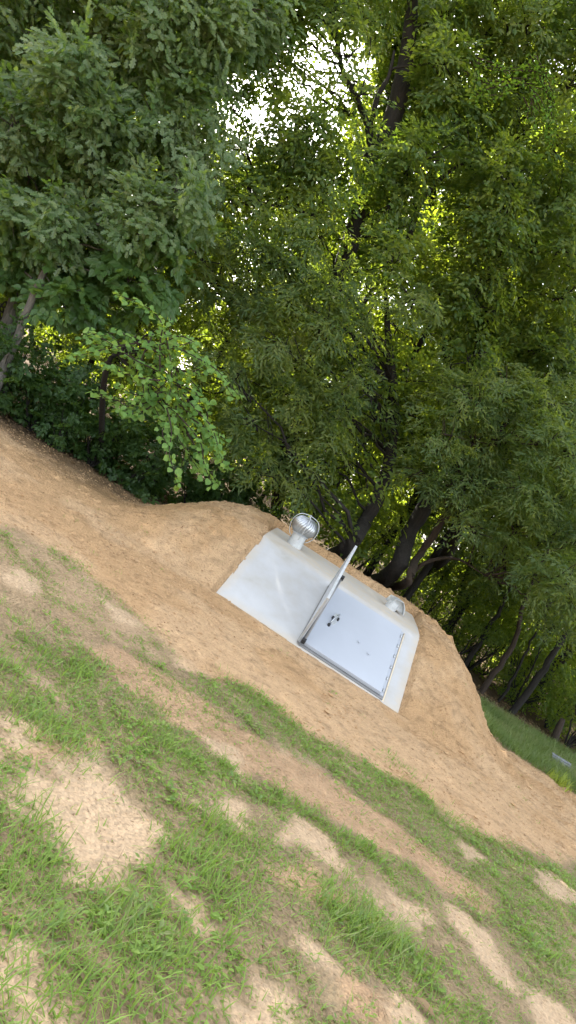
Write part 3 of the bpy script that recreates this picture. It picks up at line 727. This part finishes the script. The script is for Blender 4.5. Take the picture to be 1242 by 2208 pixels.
build('branches', tw, BARKB, rb, smooth=True)
build('crown', [lv], RED, rb)

# --- vines in the canopy, their sunlit look put into the leaf colour
vp = [[(1000, 120), (1060, 150), (1120, 160), (1165, 150)], [(1010, 160), (1070, 175), (1140, 170), (1180, 200), (1190, 290)], [(1150, 130), (1180, 180), (1195, 240), (1190, 300)], [(1020, 200), (1060, 200), (1100, 180)], [(1150, 180), (1165, 220), (1180, 260)],
      [(1130, 150), (1170, 150), (1190, 170)], [(1000, 100), (1020, 150), (1030, 210)], [(1140, 200), (1150, 250), (1160, 270)]]
vt, vl = strands([([at(x + rng.uniform(-14, 14), y + rng.uniform(-14, 14), 11.9) for x, y in p], 1) for p in vp for _ in range(3)], .095, .045, 'leaf', .4)
v1 = empty('climbing_vine', at(1100, 170, 11.9), 'bright green vine arching out of the canopy at the upper right', 'vine'); v1['_o'] = list(v1.location)
build('stem', vt, BARKB, v1); build('leaves', [vl], VIN, v1)
vp = [[(860, 320), (880, 370), (870, 430), (850, 480)], [(830, 350), (850, 400), (840, 460)], [(880, 340), (900, 400), (890, 450)], [(800, 380), (830, 420), (870, 470)], [(850, 330), (820, 390), (830, 440)], [(890, 360), (870, 400), (860, 450)]]
vt, vl = strands([([at(x + rng.uniform(-14, 14), y + rng.uniform(-14, 14), 12.3) for x, y in p], 1) for p in vp for _ in range(3)], .095, .05, 'leaf', .4)
v2 = empty('climbing_vine', at(860, 400, 12.3), 'green vine clump hugging the forked trunk below its fork', 'vine'); v2['_o'] = list(v2.location)
build('stem', vt, BARKB, v2); build('leaves', [vl], VIN, v2)

# --- slim trunks at the lower right
slim = [([(1025, 1508), (1070, 1445), (1110, 1385), (1128, 1300), (1170, 1210)], 14.2, .065, BARKB, 'slim brown trunk, lowest on the right beside the mound flank'),
        ([(1058, 1535), (1102, 1470), (1138, 1399), (1170, 1330)], 14.6, .035, BARK, 'very thin dark sapling between two thicker slim trunks at right'),
        ([(1078, 1568), (1156, 1470), (1195, 1406), (1235, 1345), (1290, 1270)], 14.0, .075, BARK, 'dark slim tree leaning right above the turf strip'),
        ([(1008, 1425), (1040, 1375), (1066, 1335), (1100, 1270)], 15.5, .06, BARK, 'dark slim trunk just behind the top of the right flank'),
        ([(960, 1370), (985, 1310), (1000, 1250), (1030, 1180)], 16.5, .035, BARK, 'thin sapling behind the hooded vent')]
for pts, d, r_, bk_, lab in slim:
    P = [at(x, y, d) for x, y in pts]; P[0][2] = min(P[0][2], 0) ; P.insert(0, P[0] - np.array([(P[1] - P[0])[0] * .3, 0, .35])); P[0][2] = -.15
    topc = [(P[-1] + np.array([rng.uniform(-.4, .6), rng.uniform(-.5, .8), q * .5]), (.75, .75, .5), 20) for q in range(4)]
    P.append(P[-1] + (P[-1] - P[-2]) * .8)
    tree('slim_tree', lab, 'tree', 'leaf', FAR, bk_, P, [r_, r_, r_ * .9, r_ * .7, r_ * .5, r_ * .3], topc, .085, .45, group='slim trees behind the right flank of the mound', sides=8)
# broken stump
sp_ = [on_ground(1186, 1606) + [0, .6, 0], at(1190, 1600, 13.6), at(1203, 1573, 13.6), at(1214, 1550, 13.6)]
sp_[0][2] = -.1
st_o = empty('tree_stump', sp_[0], 'short broken dark stump standing at the far right above the metal sheet', 'stump'); st_o['_o'] = list(sp_[0])
build('stump_wood', [tube(smooth_path(sp_, 8), [.11, .085, .08, .075, .07, .07, .06, .045], 10)], BARKB, st_o, smooth=True)

# ------------------------------------------------------------------ background trees (copied)
def generic(name, label, group, seed, h, kind='leaf', mat=FAR, leaf=.12, nclump=16, nspr=34, low=1.2, spread=1.9):
    global rng
    keep = rng; rng = np.random.default_rng(seed)
    cl = []
    for q in range(nclump):
        f = (q + .5) / nclump; z = low + f * (h - low - .4)
        rr_ = spread * math.sqrt(max(.1, 1 - abs(f - .45) * 1.3)) * rng.uniform(.3, 1); a = rng.uniform(0, 6.28)
        r1 = rng.uniform(.7, 1.15)
        cl.append((np.array([rr_ * math.cos(a), rr_ * math.sin(a), z]), (r1, r1, r1 * .7), nspr))
    tk = [np.array([0, 0, -.3]), np.array([rng.uniform(-.1, .1), 0, h * .3]), np.array([rng.uniform(-.3, .3), .1, h * .65]), np.array([rng.uniform(-.4, .4), 0, h * .95])]
    o = tree(name, label, 'tree', kind, mat, BARK, tk, [.075, .07, .05, .02], cl, leaf, .62, group=group, sides=8)
    rng = keep
    return o
def copy_tree(o, loc_, rz, s):
    c = o.copy(); COL.objects.link(c); c.location = loc_; c.rotation_euler = (0, 0, rz); c.scale = (s, s, s)
    for ch_ in o.children:
        d = ch_.copy(); COL.objects.link(d); d.parent = c
    return c
GM = 'midground trees of the wood'; LM = 'leafy backlit tree standing just behind the front row of the wood'
GF = 'deep background trees of the wood'; LF = 'yellow green sunlit tree deep in the wood, far behind the front row'
ma = generic('woodland_tree', LM, GM, 101, 8.0); mb = generic('woodland_tree', LM, GM, 102, 7.0, 'narrow', WIL, .13, 15, 34)
fa = generic('distant_tree', LF, GF, 103, 8.5, leaf=.15, nclump=17, nspr=30, low=.6, spread=2.6); fb = generic('distant_tree', LF, GF, 104, 7.5, leaf=.15, nclump=16, nspr=30, low=.5, spread=2.6)
mc = generic('woodland_tree', LM, GM, 105, 13.5, 'leaf', BIG, .13, 26, 44, 3.0, 2.3)
WORDS = ['first', 'second', 'third', 'fourth', 'fifth', 'sixth', 'seventh', 'eighth', 'ninth', 'tenth', 'eleventh', 'twelfth', 'thirteenth', 'fourteenth', 'fifteenth', 'sixteenth', 'seventeenth', 'eighteenth', 'nineteenth', 'twentieth']
def ordinal_labels(objs, text):
    objs = sorted(objs, key=lambda o: o.location[0] / max(1, o.location[1]))
    for i_, o in enumerate(objs):
        o['label'] = text % (WORDS[i_] if i_ < len(WORDS) else WORDS[len(objs) - 1 - i_] + ' last')
mids = [(-11.5, 14.5, 0), (-9.2, 16, 1), (3.1, 15.8, 2), (.45, 14.3, 0), (-7.0, 15, 0), (-5.0, 16.5, 1), (-3.0, 15.6, 1), (-1.0, 16.8, 0), (4.6, 17.0, 1), (6.6, 17.2, 2), (9.8, 18, 2), (-6.2, 18.8, 1), (-2, 19, 0), (2.4, 17.5, 1), (8.2, 15.6, 1), (6.0, 19, 0), (-11, 17.5, 2), (-14, 15.5, 2), (-8.8, 18.6, 2), (-11.8, 19.5, 2), (-13.5, 18, 2), (.6, 19.5, 2), (2.8, 21, 2), (5.4, 20.5, 2), (8.4, 20, 2), (-1.6, 21.5, 2), (-3.4, 22.5, 1), (11.5, 19, 2), (1.6, 17.6, 2), (7.4, 17.9, 2), (4.2, 18.6, 2)]  # some tall trees at far left added to block sun from the lawn
seen = set(); mobs = []
for i, (x, y, kk) in enumerate(mids):
    src = (ma, mb, mc)[kk]; rz = rng.uniform(0, 6.28); s = rng.uniform(.9, 1.08)
    if kk not in seen: seen.add(kk); src.location = (x, y, 0); src.rotation_euler = (0, 0, rz); mobs.append(src)
    else: mobs.append(copy_tree(src, (x, y, 0), rz, s))
ordinal_labels(mobs, 'leafy tree just behind the front row of the wood, %s from the left')
fars = [(-17, 22), (-13.5, 24), (-10, 22.5), (-7, 24.5), (-4, 23), (-1, 25), (2, 23), (5, 25), (8, 23.5), (11.5, 25), (15, 24), (-15.5, 28), (-9, 29), (-3, 29), (3.5, 30), (9.5, 30), (17, 30)]
fobs = []
for i, (x, y) in enumerate(fars):
    src = (fa, fb)[i % 2]; rz = rng.uniform(0, 6.28); s = rng.uniform(.85, 1.1)
    if i < 2: src.location = (x, y, 0); src.rotation_euler = (0, 0, rz); fobs.append(src)
    else: fobs.append(copy_tree(src, (x, y, 0), rz, s))
ordinal_labels(fobs, 'sunlit yellow green tree deep in the wood, %s from the left')
# far-off wood that reads as one mass
cl = []
for a in np.linspace(-52, 52, 60):
    dd = 38 + rng.uniform(-2, 3); x = dd * math.sin(R(a)); y = dd * math.cos(R(a))
    for z in (1.2, 3.6, 6.0): cl.append((np.array([x, y, z + rng.uniform(-.5, .5)]), (2.2, 2.2, 1.8), 22))
wd = build('woodland', [foliage('leaf', cl, .34, 1.5)], FAR); tag(wd, 'far off wood closing the view as one leafy mass', 'woodland', kind='stuff')

# --- shrubs along the forest edge
shr0 = None
LS = 'low dark leafy shrub at the foot of the wood'
spots = [(20, 850, 11.2), (90, 880, 11.3), (150, 930, 11.2), (220, 960, 11.5), (290, 1010, 11.6), (170, 860, 12.0), (260, 920, 12.2), (350, 1040, 12.4), (430, 1060, 12.8), (500, 1050, 13.2), (560, 1070, 13.6), (-60, 800, 11), (-140, 760, 11),
         (-200, 720, 10.8)]
sobs = []
for i, (x, y, d) in enumerate(spots):
    p = at(x, y, d); p[2] = 0
    if shr0 is None:
        cl = [(np.array([rng.uniform(-.4, .4), rng.uniform(-.4, .4), z]), (.5, .5, .35), 22) for z in (.25, .5, .8, 1.1)]
        shr0 = empty('shrub', (0, 0, 0), LS, 'shrub', 'shrubs along the forest edge'); shr0['_o'] = [0., 0., 0.]
        build('stems', [branch_tube((0, 0, -.05), c[0] + rng.normal(0, .15, 3), .015, .004) for c in cl for _ in range(3)], BARK, shr0)
        build('foliage', [foliage('gum', cl, .09, .36)], SHR, shr0)
        shr0.location = p; sobs.append(shr0)
    else:
        sobs.append(copy_tree(shr0, p, rng.uniform(0, 6.28), rng.uniform(.7, 1.15)))
ordinal_labels(sobs, 'low dark leafy shrub at the foot of the left wood, %s from the left')
und, uobs = None, []
for i, (x, y, d) in enumerate([(690, 1120, 15.5), (770, 1180, 16), (930, 1310, 16.2), (1000, 1380, 15.8), (1110, 1500, 16.2), (1200, 1530, 15.2), (1245, 1570, 14.4), (1180, 1450, 17), (1060, 1420, 17.5), (1300, 1600, 14), (870, 1250, 17), (980, 1330, 17.5), (1050, 1380, 16.4), (1150, 1400, 16), (1230, 1480, 16), (1240, 1400, 18), (1090, 1400, 18.5), (1140, 1470, 15.4), (1020, 1340, 19), (1190, 1400, 19)]):
    p = at(x, y, d); p[2] = 0
    if und is None:
        cl = [(np.array([rng.uniform(-.6, .6), rng.uniform(-.5, .5), z]), (.6, .5, .3), 20) for z in (.3, .7, 1.2, 1.7)]
        und = empty('sapling', (0, 0, 0), 'small leafy sapling', 'sapling', 'saplings among the slim trunks at right'); und['_o'] = [0., 0., 0.]
        build('stems', [branch_tube((0, 0, -.05), c[0] + rng.normal(0, .2, 3), .014, .004) for c in cl for _ in range(2)], BARK, und)
        build('foliage', [foliage('leaf', cl, .075, .42)], FAR, und)
        und.location = p; uobs.append(und)
    else: uobs.append(copy_tree(und, p, rng.uniform(0, 6.28), rng.uniform(.75, 1.25)))
ordinal_labels(uobs, 'small yellow green sapling in the wood behind the mound, %s from the left')

# ------------------------------------------------------------------ grass
GRASS = leaf_mat('grass_blade', [(.110, .205, .034), (.16, .265, .046), (.23, .33, .07), (.18, .275, .045), (.13, .22, .070), (.34, .31, .15)], [(.24, .40, .03), (.38, .52, .06)], .5, .36, .35)
THATCH = leaf_mat('dry_blade', [(.36, .27, .16), (.24, .17, .10), (.46, .37, .23), (.17, .11, .065)], [(.3, .22, .1), (.3, .2, .1)], .7, .2, .2)
def hz(x, y): return height(x, y)
def blades(x, y, az, tilt, L, wd_, bend, seg=3):
    n = len(x); z = hz(x, y) - .004
    V = np.zeros((n, (seg + 1) * 2 - 1, 3)); px_, py_, pz_ = x.copy(), y.copy(), z.copy()
    th = tilt.copy(); sx, sy = -np.sin(az), np.cos(az)
    for k in range(seg + 1):
        wk = wd_ * .5 * (1 - (k / seg) ** 1.6) * (1 if k else .75)
        if k < seg:
            V[:, 2 * k] = np.stack([px_ + sx * wk, py_ + sy * wk, pz_], -1); V[:, 2 * k + 1] = np.stack([px_ - sx * wk, py_ - sy * wk, pz_], -1)
        else: V[:, 2 * k] = np.stack([px_, py_, pz_], -1)
        l = L / seg
        px_ = px_ + l * np.sin(th) * np.cos(az); py_ = py_ + l * np.sin(th) * np.sin(az); pz_ = pz_ + l * np.cos(th)
        th = th + bend / seg
    m_ = V.shape[1]; b = (np.arange(n) * m_)[:, None]
    fq = [np.concatenate([b + 2 * k, b + 2 * k + 1, b + 2 * k + 3, b + 2 * k + 2], 1) for k in range(seg - 1)]
    ft = np.concatenate([b + 2 * (seg - 1), b + 2 * (seg - 1) + 1, b + 2 * seg], 1)
    return V.reshape(-1, 3), [np.concatenate(fq), ft]
g = np.random.default_rng(5)
def tufts(n, x0, x1, y0, y1, dens_fn, per=(7, 14), Lr=(.035, .10), wr=(.0035, .0065), spread=.03, tl=(.25, 1.15)):
    x = g.uniform(x0, x1, n); y = g.uniform(y0, y1, n)
    keep = g.random(n) < dens_fn(x, y); x, y = x[keep], y[keep]
    k = g.integers(per[0], per[1], len(x)); X = np.repeat(x, k); Y = np.repeat(y, k); big = np.repeat(g.uniform(.65, 1.25, len(x)), k)
    m_ = len(X); X = X + g.normal(0, spread, m_); Y = Y + g.normal(0, spread, m_)
    return blades(X, Y, g.uniform(0, 6.283, m_), g.uniform(*tl, m_), g.uniform(*Lr, m_) * big, g.uniform(*wr, m_), g.uniform(.1, 1.3, m_))
def turf_density(x, y):
    pale_, brown_, sand_ = zone(x, y)
    nn = vnoise(x, y, .55, 71); d = (sstep(.36, .58, nn) * .75 + .12) * (.35 + .9 * sstep(.36, .60, vnoise(x, y, .17, 72, 3)))
    # thin, scrappy grass in the upper left of the lawn
    thin = sstep(4.2, 5.6, y) * sstep(-.2, -1.0, x - (y - 5) * .3)
    d = d * (1 - .55 * thin)
    gx = x + (vnoise(x, y, .3, 78) - .5) * .3; gy = y + (vnoise(x, y, .3, 79) - .5) * .3
    gm = np.zeros(x.shape)
    for P in GREEN: gm = np.maximum(gm, inside(P, gx, gy))
    d = np.maximum(d, .82 * gm)
    d = d * (1 - .93 * pale_) * (1 - .66 * brown_) * (1 - sand_ * .995)
    return d
def in_view(x, y, m_=.5):       # keep to the strip a camera near here could see
    return (np.abs(x) < 1.2 + y * .62 + m_)
gr = [tufts(66000, -4.2, 6.5, 1.2, 7.9, lambda x, y: turf_density(x, y) * in_view(x, y), Lr=(.018, .052), wr=(.0045, .0085), tl=(.5, 1.55), spread=.035)]
gr.append(tufts(5200, -2.6, 3.0, 1.2, 4.6, lambda x, y: turf_density(x, y) * in_view(x, y) * sstep(.45, .62, vnoise(x, y, .7, 73)), (6, 12), (.05, .12), (.004, .0085), .03, (.3, 1.3)))
# strong bright clumps
for px_, py_, n_, L_ in ((800, 2020, 130, .20), (350, 1600, 150, .11), (100, 1570, 150, .11), (60, 1530, 90, .1), (600, 1540, 100, .09), (530, 1490, 70, .09), (40, 1750, 90, .12), (900, 1720, 90, .10), (640, 1600, 80, .09), (760, 1990, 80, .15), (430, 1870, 110, .13),
                         (470, 1800, 110, .13), (120, 1620, 60, .1), (220, 2150, 60, .15), (380, 2120, 50, .14), (860, 1650, 70, .08), (1180, 2060, 80, .12), (1000, 1780, 60, .08), (310, 1990, 90, .16), (60, 2150, 70, .13), (940, 1760, 60, .1)):
    c = on_ground(px_, py_); m_ = n_ * 2
    gr.append(blades(c[0] + g.normal(0, .13, m_), c[1] + g.normal(0, .10, m_), g.uniform(0, 6.28, m_), g.uniform(.1, 1.3, m_), g.uniform(.5, 1.0, m_) * L_, g.uniform(.004, .008, m_), g.uniform(.2, 1.2, m_)))
# long thin arching stems in the near turf
gr.append(tufts(300, -1.6, 2.2, 1.3, 3.6, lambda x, y: turf_density(x, y), (2, 5), (.12, .26), (.0025, .004), .02, (.3, 1.2)))
# stray sprigs on the sand
gr.append(tufts(700, -4.0, 5.0, 5.0, 9.5, lambda x, y: .35 * sstep(.55, .7, vnoise(x, y, .6, 75)) * (zone(x, y)[2] > .5) * (np.abs(st(x, y)[0]) > 1.4), (4, 9), (.03, .07), (.003, .005), .03))
def forbs(n, x0, x1, y0, y1):        # small broad leaves of clover and weeds among the blades
    x = g.uniform(x0, x1, n); y = g.uniform(y0, y1, n); k = g.random(n) < turf_density(x, y) * in_view(x, y) * sstep(.42, .62, vnoise(x, y, .45, 77)); x, y = x[k], y[k]
    q = 7; X = np.repeat(x, q) + g.normal(0, .022, len(x) * q); Y = np.repeat(y, q) + g.normal(0, .022, len(x) * q); m_ = len(X)
    a = g.uniform(0, 6.283, m_); D = np.stack([np.cos(a), np.sin(a), g.uniform(-.1, .6, m_)], -1); U = np.array([0, 0, 1.]) + g.normal(0, .3, (m_, 3))
    return place_leaves('leaf', np.stack([X, Y, hz(X, Y) + g.uniform(.004, .035, m_)], -1), D, U, g.uniform(.016, .042, m_))
gr.append(forbs(11000, -3.6, 5.5, 1.2, 7.5))
lawn = build('grass', gr, GRASS); tag(lawn, 'patchy green lawn grass in front of the sand mound', 'grass', kind='stuff')
dr = [tufts(27000, -4.2, 6.5, 1.2, 8.2, lambda x, y: in_view(x, y) * (.30 + .5 * sstep(.5, .65, vnoise(x, y, .4, 81))) * (1 - .80 * zone(x, y)[0]) * (1 - .95 * zone(x, y)[2]), (4, 9), (.03, .10), (.0018, .004), .05, (.9, 1.6)),
      tufts(260, -4, 6, 6, 10.5, lambda x, y: .6 * (zone(x, y)[2] > .5) * (np.abs(st(x, y)[0]) > 1.3), (1, 3), (.03, .09), (.002, .003), .05, (1.1, 1.6))]
dry = build('dry_grass', dr, THATCH); tag(dry, 'straw coloured dead grass lying flat among the green tufts', 'grass', kind='stuff')
# tall turf strip behind the right flank
def strip_d(x, y): return (x > 3.75) * (y > 10.25 + (vnoise(x, y, .5, 91) - .5) * .5) * (y < forest_line(x) + .5) * (height(x, y) < .12)
sg = [tufts(8200, 3.6, 9.5, 9.5, 13.6, strip_d, (8, 15), (.08, .19), (.005, .009), .05, (.05, .7))]
STRG = leaf_mat('strip_grass_blade', [(.11, .17, .05), (.14, .20, .06), (.20, .25, .09), (.30, .28, .15)], [(.20, .32, .04), (.30, .42, .06)], .5, .4)
sgo = build('tall_grass', sg, STRG); tag(sgo, 'taller soft green grass strip behind the right flank of the mound', 'grass', kind='stuff')
# yellow-green weed near the metal sheet
wp = on_ground(1205, 1690) + np.array([0, .0, 0]); m_ = 110
wv = blades(wp[0] + g.normal(0, .08, m_), wp[1] + g.normal(0, .09, m_), g.uniform(0, 6.28, m_), g.uniform(.05, .8, m_), g.uniform(.10, .26, m_), g.uniform(.012, .02, m_), g.uniform(.2, 1.1, m_))
wo = build('weed', [wv], leaf_mat('weed_blade', [(.22, .30, .04), (.32, .38, .06)], [(.4, .5, .05), (.5, .55, .08)], .5, .45), origin=np.array([wp[0], wp[1], 0])); tag(wo, 'yellow green broad bladed weed by the grey metal sheet', 'plant')
# grey corrugated sheet lying in the grass
mp_ = on_ground(1208, 1656); k_ = 61; u = np.linspace(-.09, .09, k_); zc = .008 * np.sin(u / .18 * 2 * math.pi * 4)
Vv = np.array([(a, b, z + dz) for dz in (0, .003) for b in (-.19, .19) for a, z in zip(u, zc)])
q = np.arange(k_ - 1); Fm = np.concatenate([np.stack([q, q + 1, k_ + q + 1, k_ + q], 1)[:, ::-1], np.stack([q, q + 1, k_ + q + 1, k_ + q], 1) + 2 * k_, np.stack([q, q + 1, q + 1 + 2 * k_, q + 2 * k_], 1), np.stack([q, q + 1, q + 1 + 2 * k_, q + 2 * k_], 1)[:, ::-1] + k_])
ms = build('metal_sheet', [(Vv, [Fm])], plain('weathered_zinc', (.17, .18, .19), .65, .1, .4, 14), origin=np.zeros(3)); ms.location = (mp_[0], mp_[1] + .05, .07); ms.rotation_euler = (0, R(-42), R(98))
tag(ms, 'small grey corrugated metal sheet lying in grass at the far right', 'metal sheet')
# pale stick just above it
sa, sb = at(1190, 1630, 12.6), at(1216, 1631, 12.6); sk = build('stick', [branch_tube(sa, sb, .012, .006, .02)], plain('bleached_wood', (.55, .50, .42), .8), origin=(sa + sb) / 2); tag(sk, 'pale bare stick in the undergrowth above the metal sheet', 'stick')

# ------------------------------------------------------------------ clods, litter, a dead leaf
def clods(n, x0, x1, y0, y1, fn, r0, r1):
    x = g.uniform(x0, x1, n); y = g.uniform(y0, y1, n); k = g.random(n) < fn(x, y); x, y = x[k], y[k]; n = len(x)
    base = np.array([(0, 0, 1), (.9, 0, .3), (.28, .85, .3), (-.72, .53, .3), (-.72, -.53, .3), (.28, -.85, .3), (0, 0, -.6)])
    V = base[None] * g.uniform(.6, 1.4, (n, 7, 1)); r_ = g.uniform(r0, r1, n) * g.uniform(.5, 1.3, n)
    a = g.uniform(0, 6.28, n); c_, s2 = np.cos(a)[:, None], np.sin(a)[:, None]
    X = V[..., 0] * c_ - V[..., 1] * s2; Y = V[..., 0] * s2 + V[..., 1] * c_
    V = np.stack([X * r_[:, None] * 1.25 + x[:, None], Y * r_[:, None] + y[:, None], V[..., 2] * r_[:, None] * .75 + (hz(x, y) + r_ * .12)[:, None]], -1)
    f = np.array([(0, 1, 2), (0, 2, 3), (0, 3, 4), (0, 4, 5), (0, 5, 1), (6, 2, 1), (6, 3, 2), (6, 4, 3), (6, 5, 4), (6, 1, 5)])
    return V.reshape(-1, 3), [(f[None] + (np.arange(n) * 7)[:, None, None]).reshape(-1, 3)]
def clodfn(x, y):
    s, t = st(x, y); on = (np.abs(s) < HW + .03) & (t > -.03) & (t < TF + 1.6)
    return (zone(x, y)[2] > .5) * (~on) * (YYf(x, y)) * (.25 + .75 * sstep(.4, .6, vnoise(x, y, .5, 95)))
def YYf(x, y): return (y < forest_line(x) + .2)
SANDC = leaf_mat('sand_clod', [(.46, .29, .15), (.36, .225, .12), (.53, .36, .20), (.22, .13, .07)], [(.3, .2, .1), (.3, .2, .1)], .95, .0, .1)
co = build('sand_clods', [clods(26000, -5, 6.5, 5.2, 12.2, clodfn, .004, .013), clods(260, -4, 6, 5.2, 11.5, clodfn, .014, .026),
                          clods(5000, -3, 5, 3.0, 7.5, lambda x, y: zone(x, y)[1] * .9, .003, .009), clods(2500, -3, 4, 1.3, 6, lambda x, y: np.maximum(zone(x, y)[0] * .6, .1), .003, .009)], SANDC)
tag(co, 'loose crumbs and clods of orange sand', 'sand', kind='stuff')
def scatter_leaves(n, fn, x0, x1, y0, y1, size):
    x = g.uniform(x0, x1, n); y = g.uniform(y0, y1, n); k = g.random(n) < fn(x, y); x, y = x[k], y[k]; n = len(x)
    P = np.stack([x, y, hz(x, y) + .012], -1); a = g.uniform(0, 6.28, n)
    D = np.stack([np.cos(a), np.sin(a), g.normal(0, .25, n)], -1); U = np.array([0, 0, 1.0]) + g.normal(0, .35, (n, 3))
    return place_leaves('leaf', P, D, U, g.uniform(.6, 1.2, n) * size)
lt_ = build('leaf_litter', [scatter_leaves(16000, lambda x, y: sstep(-.8, .3, y - forest_line(x)) * (height(x, y) < .35), -9, 9, 9, 15, .07)], DRY); tag(lt_, 'brown fallen leaves carpeting the forest floor', 'leaf litter', kind='stuff')
dl = on_ground(890, 2160); 
dlo = build('dead_leaf', [place_leaves('leaf', np.array([[0, 0, .02]]), np.array([[.6, -.6, .1]]), np.array([[0, -.3, 1.]]), np.array([.11]))], DRY, origin=np.zeros(3)); dlo.location = (dl[0], dl[1], float(height(dl[0:1], dl[1:2])[0]))
tag(dlo, 'single pale brown dead leaf lying in the near grass', 'dead leaf')
for o in bpy.data.objects:
    if '_o' in o: del o['_o']
